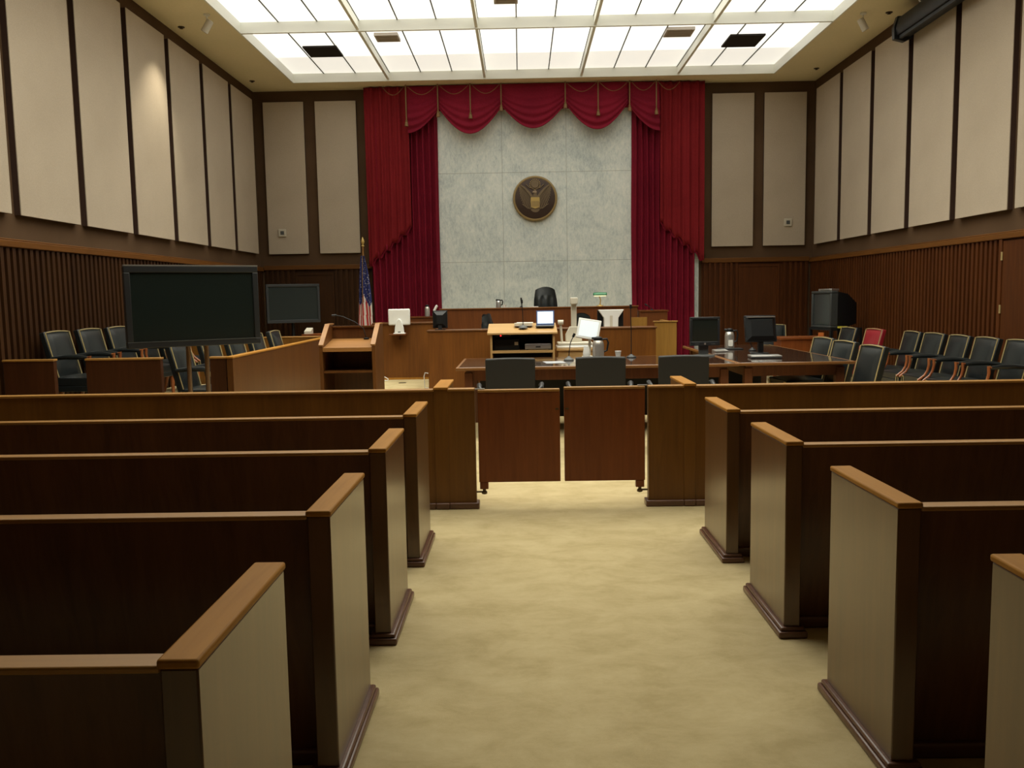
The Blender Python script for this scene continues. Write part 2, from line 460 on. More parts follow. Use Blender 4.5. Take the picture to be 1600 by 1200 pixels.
for x, z, s in ((-4.71, 2.83, 'left'), (5.28, 2.86, 'right')):
    T = thing('wall_speaker', f'small square cream wall speaker on the {s} end wall panel', 'speaker', (x, YB - .075, z))
    B(-.075, .075, -.035, 0, -.075, .075).build('housing', cream_pl, T, bev=.008)
    B(-.035, .035, -.04, -.035, -.035, .035).build('grille', grey_pl, T)

# ------------------------------------------------------------------ curtains
def pleat(x, per, amp, ph=0):
    t_ = x / per * 2 * PI + ph
    return amp * (math.sin(t_) + .35 * math.sin(2 * t_ + .7) + .2 * math.sin(.37 * t_))
def curtain(side):
    s = -1 if side == 'left' else 1
    T = thing('curtain', f'tall red pleated curtain at the {side} of the marble wall', 'curtain', (0, 17.235, 0), 0)
    if s < 0: xi, xo = -1.585, -2.93; ji, jo = -2.12, -2.98
    else: xi, xo = 2.20, 3.44; ji, jo = 2.74, 3.60
    def drape(u, v):
        x = xi + (xo - xi) * u; z = .02 + (5.55 - .02) * v
        fl = 1 - .012 * (1 - v)
        return (xi + (x - xi) * fl + .006 * math.sin(9 * v + 14 * u), pleat(x, .115, .042) + .008 * math.sin(5 * v + 8 * u), z)
    MB().grid(drape, 190, 24).build('pleated_drape', red_m, T, solid=.008, ang=80)
    def jab(u, v):
        x = ji + (jo - ji) * u
        step = .035 * math.sin(u * 2 * PI * 5)
        zb = 2.90 + (2.16 - 2.90) * u + step
        z = 5.56 + (zb - 5.56) * v
        cr = pleat(x, .175, .026) + .02 * math.cos(u * PI * 10) * v ** 3
        return (x + .008 * math.sin(u * 40) * v, -.085 + cr, z)
    MB().grid(jab, 120, 30).build('jabot', red2_m, T, solid=.008, ang=80)
    def lin(u, v):
        x = ji + (jo - ji) * u
        zb = 2.90 + (2.16 - 2.90) * u + .035 * math.sin(u * 2 * PI * 5 + 1.2) - .05
        return (x, -.065 + pleat(x, .175, .012), zb + .12 * (1 - v) )
    MB().grid(lin, 90, 3).build('jabot_lining', red_m, T, solid=.006, ang=80)
curtain('left'); curtain('right')
V = thing('valance', 'red swagged valance with gold cords above the marble wall', 'valance', (0, 17.09, 0), 0)
def swag(xc, hw, u0, u1, zside, zlow, yo=0):
    def fn(a, v):
        u = u0 + (u1 - u0) * a
        cu = math.cos(u * PI / 2)
        zb = zside - (zside - zlow) * max(cu, 0) ** .95
        z = 5.56 + (zb - 5.56) * v
        bul = .10 * max(cu, 0) ** .7 * math.sin(min(v, 1) * PI * .62)
        k = v ** 1.25
        fold = .020 * math.sin(2 * PI * 5.2 * k + .5 * math.cos(u * 3)) * (.25 + .75 * v) * (.35 + .65 * max(cu, 0))
        return (xc + u * hw, yo - bul - fold, z)
    MB().grid(fn, 44, 70).build('swag', red_m, V, solid=.008, ang=80)
swag(-.925, .60, -1, 1, 5.13, 4.62); swag(.292, .61, -1, 1, 5.16, 4.70, -.01); swag(1.515, .60, -1, 1, 5.17, 4.66)
swag(-2.13, .60, 0, 1, 5.12, 4.66, .04); swag(2.72, .60, -1, 0, 5.14, 4.62, .04)
B(-2.15, 2.75, .06, .10, 5.10, 5.56).build('header_cloth', red_m, V)
for x, zl in ((-2.14, 4.87), (-1.53, 5.03), (-.91, 4.99), (-.32, 5.12), (.905, 5.15), (1.53, 5.0), (2.13, 5.07), (2.64, 5.0)):
    g = MB().tube([(x, -.14, 5.55), (x, -.145, (5.55 + zl) / 2), (x, -.14, zl)], .012, 6).build('gold_cord', gold_cord, V)
    MB().lathe([(.008, .03), (.024, .01), (.02, -.01), (.028, -.02), (.036, -.09)], (x, -.14, zl), 10).build('tassel', gold_cord, g)
for xa, xb in ((-2.6, -2.16), (-2.12, -1.55), (-1.5, -.93), (-.88, -.34), (.93, 1.51), (1.55, 2.10), (2.16, 2.62), (2.66, 3.1)):
    pts = [(xa + (xb - xa) * i / 12, -.15, 5.53 - .17 * math.sin(PI * i / 12)) for i in range(13)]
    MB().tube(pts, .005, 5).build('festoon_cord', gold_cord, V)

# ------------------------------------------------------------------ seal
S = thing('wall_seal', 'round bronze eagle seal mounted on the marble wall', 'seal', (.308, 17.28, 3.405), 0)
RX = Matrix.Rotation(PI / 2, 4, 'X')
MB().lathe([(.40, 0), (.40, .05), (.385, .06), (0.001, .06)], seg=48, mat=RX).build('disc', bronze_d, S)
MB().lathe([(.400, .0), (.437, .0), (.437, .045), (.425, .062), (.405, .065), (.398, .055)], seg=56, mat=RX).build('rim', rim_m, S)
def relief(poly, d0, d1, mi=0, mb=None):
    mb = mb or MB(); return mb.prism(poly, 'Y', -d1, -d0, mi)
eagle = MB()
for s in (-1, 1):
    arm = [(.05, .05), (.10, .10), (.15, .15), (.20, .20), (.25, .24), (.285, .262)]
    tipc = [(.10, -.20), (.165, -.175), (.22, -.115), (.262, -.04), (.288, .05), (.302, .14), (.305, .22)]
    def along(c, t_):
        q = t_ * (len(c) - 1); i_ = min(int(q), len(c) - 2); f_ = q - i_
        return (c[i_][0] + (c[i_ + 1][0] - c[i_][0]) * f_, c[i_][1] + (c[i_ + 1][1] - c[i_][1]) * f_)
    NF = 13
    for k in range(NF):                  # flight feathers hang from the raised wing arm
        p, q = along(arm, k / (NF - 1)), along(tipc, k / (NF - 1))
        d_ = Vector((q[0] - p[0], q[1] - p[1])); n_ = Vector((-d_.y, d_.x)).normalized() * .0095
        d2 = d_.normalized() * .014
        relief([(s * (p[0] - n_.x), p[1] - n_.y), (s * (q[0] - n_.x), q[1] - n_.y), (s * (q[0] + d2.x), q[1] + d2.y), (s * (q[0] + n_.x), q[1] + n_.y), (s * (p[0] + n_.x), p[1] + n_.y)], .055, .067 + .006 * (k % 2), 0, eagle)
    relief([(s * .03, .03), (s * .10, .125), (s * .20, .225), (s * .29, .275), (s * .285, .25), (s * .20, .175), (s * .12, .08), (s * .05, -.03)], .06, .086, 0, eagle)
    # legs, olive branch and arrows
    relief([(s * .04, -.12), (s * .09, -.17), (s * .13, -.19), (s * .12, -.20), (s * .07, -.19), (s * .03, -.15)], .055, .075, 0, eagle)
    for k in range(5):
        relief([(s * (.12 + .025 * k), -.19 + .018 * k), (s * (.14 + .03 * k), -.17 + .018 * k), (s * (.16 + .025 * k), -.19 + .02 * k), (s * (.14 + .025 * k), -.20 + .018 * k)], .055, .072, 0, eagle)
relief([(-.09, -.22), (-.05, -.17), (0, -.15), (.05, -.17), (.09, -.22), (.05, -.26), (0, -.27), (-.05, -.26)], .055, .07, 0, eagle)
relief([(-.045, .02), (-.03, .09), (-.03, .12), (.02, .14), (.04, .12), (.03, .08), (.05, .02)], .06, .09, 0, eagle)
eagle.build('eagle', bronze_m, S)
relief([(-.05, .125), (-.025, .15), (.02, .15), (.035, .125), (.02, .10), (-.02, .105), (-.035, .11), (-.055, .112)], .06, .10).build('eagle_head', plain('pale_bronze', (.34, .25, .16), .5, .3), S)
MB().lathe([(.082, .05), (.082, .066), (.07, .075), (.001, .075)], (0, .27, 0), 24, mat=RX).build('star_glory', bronze_m, S)
gl = MB()
for k in range(18):
    a = 2 * PI * k / 18
    gl.box(-.006, .006, -.068, -.055, .088, .108, mat=Matrix.Translation((0, 0, .27)) @ Matrix.Rotation(a, 4, 'Y'))
gl.build('glory_rays', gold_m, S)
# ribbon
rb = MB()
for s in (-1, 1):
    pts = [(s * (.02 + .02 * i), -.068, .165 + .012 * i + .01 * math.sin(i)) for i in range(9)]
    rb.tube(pts, .011, 6)
rb.build('ribbon', bronze_m, S)
sh = relief([(-.085, .02), (.085, .02), (.088, -.06), (.08, -.17), (.0, -.20), (-.08, -.17), (-.088, -.06)], .06, .092).build('shield', gold_m, S)
st = MB()
for k in range(6):
    x = -.062 + .025 * k; st.box(x - .005, x + .005, -.095, -.09, -.165, -.055)
st.build('shield_stripe', bronze_m, sh)

# ------------------------------------------------------------------ ceiling fittings
def spot(x, y, label, tilt, aim, rz):
    T = thing('ceiling_spotlight', label, 'spotlight', (x, y, ZC), rz)
    MB().lathe([(.045, 0), (.045, -.02), (.02, -.03)], seg=14).build('ceiling_mount', white_trim, T)
    MB().tube([(0, 0, -.02), (0, 0, -.14)], .009, 6).build('stem', white_trim, T)
    R = Matrix.Translation((0, 0, -.17)) @ Matrix.Rotation(tilt, 4, 'Y')
    MB().lathe([(.02, .10), (.05, .09), (.052, -.09), (.046, -.09), (.044, -.02)], seg=16, mat=R).build('lamp_head', cream_pl, T)
spot(-4.42, 12.75, 'small cream ceiling spotlight aimed at the left wall', .55, None, 0)
spot(5.12, 13.3, 'small cream ceiling spotlight near the right wall', -.5, None, 0)
ld = bpy.data.lights.new('spotlight_beam', 'SPOT'); ld.energy = 85; ld.color = (1, .90, .68); ld.spot_size = math.radians(75); ld.spot_blend = 1; ld.shadow_soft_size = .04
lo = bpy.data.objects.new('spotlight_beam', ld); C.objects.link(lo); lo.location = (-4.53, 12.72, 5.29)
lo.rotation_euler = (Vector((-5.2, 12.35, 3.3)) - lo.location).to_track_quat('-Z', 'Y').to_euler()
for x, y, lb in ((-5.0, 13.3, 'above the spotlit left wall panel'), (-4.95, 16.55, 'in the far left ceiling corner'), (5.5, 16.45, 'in the far right ceiling corner'), (5.5, 13.3, 'above the black screen housing')):
    T = thing('ceiling_sprinkler', 'small dark ceiling sprinkler ' + lb, 'sprinkler', (x, y, ZC))
    MB().lathe([(.05, 0), (.05, -.008), (.02, -.012), (.015, -.022), (.026, -.024), (.026, -.027)], seg=12).build('sprinkler_head', brass_dk, T)
# projection screen housing high on the right wall
T = thing('screen_housing', 'long black projection screen housing high on the right wall', 'projection screen', (XR - .09, 9.2, 5.12))
MB().prism([(-.24, .02), (-.26, .12), (-.22, .27), (-.02, .30), (0, .28), (0, .05), (-.05, 0)], 'Y', 0, 3.75).build('housing', black_pl, T, bev=.008)
MB().prism([(-.27, -.02), (-.28, .14), (-.23, .30), (0, .31), (0, .0), (-.12, -.06)], 'Y', 3.75, 3.83).build('end_cap', dark_pl, T, bev=.006)
MB().box(-.22, -.18, .0, 3.7, -.03, .015).build('screen_edge_bar', black_pl, T)
for y in (.6, 3.0):
    B(-.16, .08, y, y + .05, .30, .40).build('wall_bracket', grey_pl, T)
MB().lathe([(.02, 0), (.03, .03), (.012, .06)], (-.2, 3.1, .28), 10).build('bracket_knob', silver, T)

# ------------------------------------------------------------------ pews
def pew(side, yn, label):
    s = -1 if side == 'left' else 1
    x0 = -.59 if s < 0 else 1.13          # aisle face of the end panel
    if s > 0: x0 = 1.125
    T = thing('pew', label, 'pew', (x0, yn, 0), 0, 'wooden pews, ' + side + ' of the aisle')
    L = 4.3 if s < 0 else 4.3
    xx = lambda a, b: (min(s * a, s * b), max(s * a, s * b))
    def end(a, b, cap=True):
        xa, xb = xx(a, b)
        e = B(xa, xb, 0, .565, .045, .845).build('end_panel', wood_end, T, bev=.004)
        B(xa - .004, xb + .004, -.006, .571, .845, .864).build('end_cap', wood_cap, e, bev=.006)
        m2 = MB(); m2.box(xa - .028, xb + .028, -.028, .593, 0, .03); m2.box(xa - .018, xb + .018, -.018, .583, .03, .047)
        m2.build('base_moulding', wood_base, e, bev=.009, seg=3)
    end(0, .07); end(L, L + .07)
    xa, xb = xx(.071, L - .001)
    MB().prism([(.012, .835), (.045, .835), (.15, .05), (.11, .05)], 'X', xa, xb).build('backrest', wood_pew, T)
    B(xa, xb, .0, .062, .835, .850).build('top_rail', wood_capx, T, bev=.005)
    B(xa, xb, .09, .165, 0, .05).build('back_base_moulding', wood_base, T, bev=.008)
    MB().prism([(.10, .40), (.54, .425), (.55, .445), (.55, .46), (.53, .465), (.10, .44)], 'X', xa, xb).build('seat', wood_pew, T, bev=.004)
for i, y in enumerate((4.73, 3.64, 2.56, 1.485)):
    nm = ['frontmost, nearest the bar gates', 'second behind the bar', 'third behind the bar', 'nearest the viewer'][i]
    pew('left', y, f'dark wooden pew left of the aisle, {nm}')
    pew('right', y + (0, .02, 0, -.01)[i], f'dark wooden pew right of the aisle, {nm}')

# ------------------------------------------------------------------ bar rail and gates
YR = 6.04
def bar(side):
    s = -1 if side == 'left' else 1
    T = thing('bar_rail', f'low wooden bar wall running from the gates to the {side} wall', 'railing', (0, YR, 0))
    if s < 0: inner, post0, post1, wall = -.338, -.53, -.625, XL + .08
    else: inner, post0, post1, wall = .885, 1.135, 1.215, XR - .08
    a, b = sorted((post1, wall)); B(a, b, .0, .07, .045, .843).build('long_panel', wood_rail, T)
    B(a, b, -.008, .078, .843, .858).build('top_cap', wood_capx, T, bev=.004)
    B(a, b, -.025, .095, 0, .045).build('base_moulding', wood_base, T, bev=.009, seg=3)
    a, b = sorted((inner, post0)); B(a, b, .0, .07, .045, .845).build('short_panel', wood_rail, T)
    B(a, b, -.006, .076, .845, .860).build('top_cap', wood_capx, T, bev=.004)
    B(a - (.02 if s > 0 else 0), b + (.02 if s < 0 else 0), -.025, .095, 0, .045).build('base_moulding', wood_base, T, bev=.009, seg=3)
    a, b = sorted((post0, post1)); p = B(a, b, -.006, .56, .045, .855).build('wing_post', wood_rail, T, bev=.003)
    B(a - .004, b + .004, -.012, .566, .855, .874).build('post_cap', wood_cap, p, bev=.005)
    B(a - .001, b + .001, -.03, .58, 0, .046).build('post_base', wood_base, p, bev=.009)
bar('left'); bar('right')
def gate(side):
    s = -1 if side == 'left' else 1
    xa, xb, hx = (-.318, .262, -.338) if s < 0 else (.292, .862, .885)
    zt = .848 if s < 0 else .858
    T = thing('bar_gate', f'reddish wooden swing gate, {side} leaf of the aisle opening', 'gate', ((xa + xb) / 2, YR + .035, 0), 0, 'swing gates in the bar')
    h = (xb - xa) / 2
    B(-h, h, -.022, .022, .185, zt - .018).build('gate_panel', wood_gate, T, bev=.004)
    B(-h, h, -.026, .026, zt - .018, zt).build('gate_cap', wood_capx, T, bev=.004)
    bx = s * (h - .035)
    B(bx - .03, bx + .03, -.02, .02, .135, .185).build('pivot_block', wood_gate, T, bev=.003)
    m2 = MB().lathe([(.012, .04), (.012, .025), (.02, .02), (.02, .005), (.01, 0)], (bx, 0, .095), 12)
    m2.box(min(bx, s * (h + .02)), max(bx, s * (h + .02)), -.008, .008, .108, .118)
    m2.build('pivot_hinge', brass_dk, T)
    e = s * h
    B(min(e - s * .05, e + s * .019), max(e - s * .05, e + s * .019), -.012, .012, zt + .0005, zt + .008).build('top_hinge', silver, T)
    B(-s * (h - .02) - .012, -s * (h - .02) + .012, -.026, -.0225, .70, .712).build('latch_plate', brass_dk, T)
gate('left'); gate('right')

# ------------------------------------------------------------------ chairs
def make_chair(lmat, label, loc, rz, group, trimmed=True, arms=True):
    T = thing('leather_armchair', label, 'chair', loc, rz, group)
    # seat
    def seat():
        m2 = MB()
        n = 8
        def top(u, v):
            x = -.25 + .5 * u; y = -.27 + .47 * v
            return (x, y, .455 + .03 * (math.sin(PI * u) * math.sin(PI * v)) ** .5 if 0 < u < 1 and 0 < v < 1 else .455)
        m2.grid(top, n, n)
        m2.box(-.25, .25, -.27, .20, .37, .455)
        return m2
    seat().build('seat', lmat, T, bev=.012)
    B(-.255, .255, -.272, .21, .31, .37).build('seat_frame', lmat, T, bev=.006)
    # back, leaning
    A = Matrix.Translation((0, .19, .44)) @ Matrix.Rotation(-.24, 4, 'X')
    m2 = MB(); n = 10
    prof = lambda u: .515 + .012 * math.sin(PI * u)
    pts = [(-.235, 0)] + [(-.24 + .48 * i / n, prof(i / n)) for i in range(n + 1)] + [(.235, 0)]
    m2.prism(pts, 'Y', -.005, .055, mat=A)
    bk = m2.build('backrest', lmat, T, bev=.010)
    m3 = MB()
    def pad(u, v):
        x = -.2 + .4 * u; z = .03 + .455 * v
        return A @ Vector((x, -.006 - .035 * (max(math.sin(PI * u), 0) * max(math.sin(PI * v), 0)) ** .35, z))
    m3.grid(pad, 12, 12); m3.build('back_cushion', lmat, bk)
    if trimmed:
        tp = [A @ Vector((-.226, -.010, .02))] + [A @ Vector((-.228 + .456 * i / n, -.010, prof(i / n) - .012)) for i in range(n + 1)] + [A @ Vector((.226, -.010, .02))]
        MB().tube(tp, .0065, 5).build('nail_trim', brass, bk)
    for s in (-1, 1):
        a = MB().tube([(s * .235, .25, .66), (s * .25, .1, .675), (s * .252, -.05, .675), (s * .25, -.15, .665)], [.02, .026, .027, .02], 8)
        ar = a.build('armrest', lmat, T) if arms else None
        if arms: MB().tube([(s * .252, -.13, .665), (s * .252, -.175, .675), (s * .252, -.17, .61), (s * .252, -.185, .54), (s * .252, -.22, .48), (s * .252, -.275, .435), (s * .25, -.30, .42)],
                  [.015, .02, .017, .015, .015, .017, .012], 8).build('arm_support', wood_chair, ar)
        m4 = MB(); m4.tube([(s * .22, -.245, .31), (s * .22, -.25, 0)], [.028, .016], 8); m4.build('leg', wood_chair, T)
        m4 = MB(); m4.tube([(s * .21, .17, .31), (s * .215, .25, 0)], [.026, .016], 8); m4.build('leg', wood_chair, T)
        if trimmed:
            tr = MB(); tr.box(s * .22 - .032, s * .22 + .032, -.278, -.272, .425, .435); tr.box(s * .22 - .032, s * .22 - .026, -.278, -.272, .33, .425); tr.box(s * .22 + .026, s * .22 + .032, -.278, -.272, .33, .425)
            tr.build('seat_nail_trim', brass, T)
    return T
RT = math.radians
gR = 'armchairs along the right wall'
proto = make_chair(leather, 'black leather armchair with gold nail trim, fifth along the right wall from the red chair', (5.08, 9.38, 0), RT(-88), gR)
for (x, y, lb) in ((5.04, 9.98, 'fourth'), (5.02, 10.57, 'third'), (5.0, 11.16, 'second'), (4.98, 11.76, 'first')):
    dup(proto, (x, y, 0), RT(-88 + random.uniform(-3, 3)), f'black leather armchair with gold nail trim, {lb} along the right wall from the red chair', gR)
dup(proto, (4.72, 13.3, 0), RT(-84), 'black leather armchair between the tube television and the red chair', 'armchairs behind the right table')
make_chair(leather_red, 'red leather armchair against the right wall', (4.85, 12.66, 0), RT(-84), 'armchairs behind the right table')
dup(proto, (4.32, 14.75, 0), RT(-4), 'black leather armchair facing forward behind the small reddish desk', 'armchairs behind the right table')
gT = 'side chairs at the right side of the right table'
side = make_chair(leather, 'black armless leather chair right of the table, farthest from the bar', (3.36, 10.5, 0), RT(-82), gT, arms=False)
dup(side, (3.32, 9.70, 0), RT(-82), 'black armless leather chair right of the table, middle one of three', gT)
dup(side, (3.28, 8.83, 0), RT(-84), 'black armless leather chair at the near right corner of the table', gT)
for o in [side] + [o for o in C.objects if o.name.startswith('leather_armchair') and o.get('group') == gT]: o.name = 'leather_side_chair'
gJ = 'armchairs in the back row of the jury box'
RB = ['nearest, fully in view', 'second in the row', 'third, cut by the television edge', 'fourth, hidden mostly by the television', 'fifth, hidden mostly by the television']
for i in range(5):
    dup(proto, (-4.68, 9.22 + .70 * i, .271), RT(88 + random.uniform(-3, 3)), f'black leather juror armchair by the left wall, {RB[i]}', gJ)
gJ = 'armchairs in the front row of the jury box'
RF = ['nearest, seen below the television', 'second, seen between the television poles', 'third, behind the television', 'fourth, by the right edge of the television', 'farthest, right of the television']
for i in range(5):
    dup(proto, (-3.22 - .03 * (4 - i), 9.14 + .79 * i, .131), RT(88 + random.uniform(-3, 3)), f'black leather juror armchair of the front row, {RF[i]}', gJ)
# swivel chairs seen from behind at the left table
def swivel(x, rz, label):
    T = thing('swivel_chair', label, 'chair', (x, 8.02, 0), rz, 'charcoal chairs in front of the left table')
    # local: backrest at y=0, seat towards +y
    m2 = MB(); n = 10
    m2.prism([(-.228, .50), (-.232, .88)] + [(-.232 + .464 * i / n, .925 + .008 * math.sin(PI * i / n)) for i in range(n + 1)] + [(.232, .88), (.228, .50)], 'Y', -.03, .03)
    m2.build('backrest', leather_g, T, bev=.012)
    MB().prism([(.03, .40), (.50, .41), (.53, .45), (.50, .50), (.05, .50)], 'X', -.24, .24).build('seat', leather_g, T, bev=.015)
    for s in (-1, 1):
        MB().tube([(s * .24, .03, .60), (s * .29, .06, .64), (s * .30, .22, .66), (s * .29, .34, .64)], [.018, .02, .024, .018], 8).build('armrest', dark_pl, T)
        MB().tube([(s * .235, .20, .44), (s * .28, .20, .46), (s * .30, .20, .64)], .014, 8).build('arm_bracket', dark_pl, T)
    MB().tube([(0, .26, .41), (0, .26, .14)], .03, 12).build('gas_column', steel, T)
    for k in range(5):
        a = 2 * PI * k / 5 + .3
        l = MB().tube([(0, .26, .12), (.28 * math.cos(a), .26 + .28 * math.sin(a), .075)], [.026, .016], 8).build('base_spoke', dark_pl, T)
        MB().tube([(.28 * math.cos(a) - .02, .26 + .28 * math.sin(a), .03), (.28 * math.cos(a) + .02, .26 + .28 * math.sin(a), .03)], .03, 12).build('caster', black_pl, l)
swivel(-.11, RT(1), 'charcoal chair back at the left end of the long table')
swivel(.73, RT(-2), 'charcoal chair back at the middle of the long table')
swivel(1.50, RT(-3), 'charcoal chair back right of the middle, by the monitor')

# ------------------------------------------------------------------ tables
def table(x0, x1, ya, yb, label, legs):
    T = thing('conference_table', label, 'table', ((x0 + x1) / 2, (ya + yb) / 2, 0), 0, 'counsel tables')
    hx, hy = (x1 - x0) / 2, (yb - ya) / 2
    tp = B(-hx + .03, hx - .03, -hy + .03, hy - .03, .742, .762).build('table_top', wood_tabletop, T, bev=.003)
    m2 = MB()
    m2.box(-hx, hx, -hy, -hy + .03, .730, .761); m2.box(-hx, hx, hy - .03, hy, .730, .761)
    m2.box(-hx, -hx + .03, -hy + .03, hy - .03, .730, .761); m2.box(hx - .03, hx, -hy + .03, hy - .03, .730, .761)
    m2.build('edge_band', wood_tabedge, tp, bev=.006)
    m3 = MB()
    i = .10
    m3.box(-hx + i, hx - i, -hy + i, -hy + i + .025, .61, .742); m3.box(-hx + i, hx - i, hy - i - .025, hy - i, .61, .742)
    m3.box(-hx + i, -hx + i + .025, -hy + i + .025, hy - i - .025, .61, .742); m3.box(hx - i - .025, hx - i, -hy + i + .025, hy - i - .025, .61, .742)
    m3.build('apron', wood_tableg, T)
    B(-hx + .2, hx - .2, hy - .3, hy - .28, .08, .70).build('modesty_shade_panel', black_pl, T)  # black panel added to keep the space under the table dark
    for sx in legs:
        for sy in (-1, 1):
            x, y = sx * (hx - .13), sy * (hy - .13)
            B(x - .045, x + .045, y - .045, y + .045, 0, .70).build('leg', wood_tableg, T, bev=.006)
table(-.70, 2.275, 9.06, 10.44, 'long dark-topped table across the front, behind three charcoal chairs', (-1, 1))
table(2.285, 3.52, 9.12, 12.3, 'dark-topped table on the right, running towards the end wall', (-1, 1))

# ------------------------------------------------------------------ jury box
mb_T = thing('jury_box', 'low wooden jury box wall on the left behind the lectern', 'jury box', (0, 0, 0))
JY = 8.45
def jpanel(x0, x1, ya, yb, nm='wall_panel', h=.94, m=None):
    p = B(x0, x1, ya, yb, .0, h).build(nm, m or wood_rail, mb_T)
    B(x0 - .008, x1 + .008, ya - .008, yb + .008, h, h + .02).build('panel_cap', wood_cap if (yb - ya) > (x1 - x0) else wood_capx, p, bev=.005)
jury_m = wood('jury_front_wood', (.085, .030, .006), (.125, .048, .010), 'Z', .42, .15)
jury_d = wood('jury_shaded_wood', (.045, .014, .004), (.075, .024, .007), 'Z')  # darker jury wood copy, shade on the near panels put into its colour
jpanel(XL + .08, -4.62, JY, JY + .06, m=jury_d)
jpanel(-4.30, -3.56, JY, JY + .06, m=jury_d)
jpanel(-3.07, -2.915, JY, JY + .06, m=jury_d)
jpanel(-2.905, -2.845, JY, 12.5, m=jury_m)
jpanel(XL + .08, -2.915, 12.9, 12.96, 'end_panel')
B(XL + .08, -2.92, 8.6, 12.85, .0, .13).build('front_riser', carpet_m, mb_T)
B(XL + .08, -4.15, 8.6, 12.85, .13, .27).build('back_riser', carpet_m, mb_T)
T = thing('jury_end_desk', 'small reddish ledge at the far end of the jury box', 'ledge', (-3.15, 13.3, 0))
B(-.18, .2, -.15, .15, 0, .95).build('desk_body', wood_rail, T); B(-.2, .22, -.17, .17, .95, .98).build('desk_top', wood_gate, T)
T = thing('desk_phone', 'small cream box on the ledge at the end of the jury box', 'telephone', (-3.28, 13.3, .981))
MB().prism([(-.08, 0), (.08, 0), (.08, .09), (-.08, .04)], 'X', -.05, .05).build('phone_body', cream_pl, T)

# ------------------------------------------------------------------ lectern
T = thing('lectern', 'open-backed wooden lectern with one shelf, in front of jury box', 'lectern', (-1.825, 9.0, 0))
hw = .293
for s in (-1, 1):
    MB().prism([(0, 0), (.55, 0), (.55, 1.225), (.34, 1.225), (.0, 1.015)], 'X', min(s * hw, s * (hw - .035)), max(s * hw, s * (hw - .035))).build('side_panel', wood_lect, T, bev=.003)
    MB().prism([(-.006, 1.015), (.33, 1.225), (.55, 1.225), (.55, 1.238), (.325, 1.238), (-.012, 1.03)], 'X', min(s * (hw + .004), s * (hw - .045)), max(s * (hw + .004), s * (hw - .045))).build('side_cap', wood_lecttop, T)
iw = hw - .036
B(-iw, iw, .52, .548, .0, 1.19).build('front_panel', wood_pew, T)
B(-iw, iw, .50, .57, 1.19, 1.208).build('front_top_rail', wood_lect, T)
MB().prism([(.01, .97), (.51, 1.05), (.51, 1.07), (.01, .995)], 'X', -iw, iw).build('reading_top', wood_lecttop, T)
B(-iw, iw, -.004, .02, .955, 1.0).build('reading_ledge', wood_lecttop, T, bev=.004)
B(-iw, iw, .02, .51, .73, .752).build('shelf', wood_lect, T)
B(-iw, iw, .02, .51, .06, .09).build('bottom_board', wood_lect, T)
T = thing('gooseneck_microphone', 'thin black gooseneck microphone on the lectern', 'microphone', (-1.70, 9.45, 1.062))
MB().tube([(0, 0, 0), (-.03, 0, .12), (-.12, 0, .19), (-.25, 0, .25), (-.32, .0, .265)], .005, 6).build('gooseneck', black_pl, T)
MB().tube([(-.32, 0, .265), (-.37, 0, .263)], .012, 8).build('microphone_head', black_pl, T)
MB().lathe([(.03, 0), (.03, .012), (.008, .02)], seg=12).build('base', black_pl, T)

# ------------------------------------------------------------------ plasma television
T = thing('television', 'large black flat television on a two-pole stand, left foreground', 'television', (-2.94, 7.76, 0), RT(33.5))
tw = .575
fr = MB()
z0, z1 = 1.105, 1.815
fr.box(-tw, tw, -.05, .04, z1 - .055, z1); fr.box(-tw, tw, -.05, .04, z0, z0 + .055)
fr.box(-tw, -tw + .05, -.05, .04, z0 + .055, z1 - .055); fr.box(tw - .05, tw, -.05, .04, z0 + .055, z1 - .055)
fr.build('bezel', dark_pl, T, bev=.006)
B(-tw, tw, -.052, .0, z1 + .0005, z1 + .012).build('top_trim', silver, T)
B(-tw + .045, tw - .045, -.053, -.0505, z0 + .05, z0 + .056).build('bottom_trim', grey_pl, T)
B(-tw + .05, tw - .05, -.035, .03, z0 + .055, z1 - .055).build('screen', screen_m, T)
B(-tw + .12, tw - .12, .03, .07, z0 + .1, z1 - .1).build('rear_housing', black_pl, T, bev=.01)
for x in (-.045, .115):
    MB().tube([(x, .10, .05), (x, .10, 1.4)], .021, 14).build('pole', pole_m, T)
B(-.3, .35, -.2, .35, 0.0, .05).build('stand_base', black_pl, T, bev=.01)
B(-.15, .2, .07, .08, 1.25, 1.45).build('mount_plate', black_pl, T)
# second television by the end wall
T = thing('television', 'grey-framed flat television standing by the left end wall', 'television', (-4.28, 16.25, 0), RT(26))
tw, z0, z1 = .495, 1.075, 1.80
fr = MB()
fr.box(-tw, tw, -.05, .04, z1 - .05, z1); fr.box(-tw, tw, -.05, .04, z0, z0 + .06)
fr.box(-tw, -tw + .045, -.05, .04, z0 + .06, z1 - .05); fr.box(tw - .045, tw, -.05, .04, z0 + .06, z1 - .05)
fr.build('bezel', plain('slate_grey_bezel', (.035, .04, .044), .45), T, bev=.006)
B(-tw + .045, tw - .045, -.035, .03, z0 + .06, z1 - .05).build('screen', screen_g, T)
MB().tube([(0, .08, 0.04), (0, .08, 1.4)], .03, 12).build('pole', black_pl, T)
B(-.3, .3, -.2, .3, 0, .04).build('stand_base', black_pl, T, bev=.01)

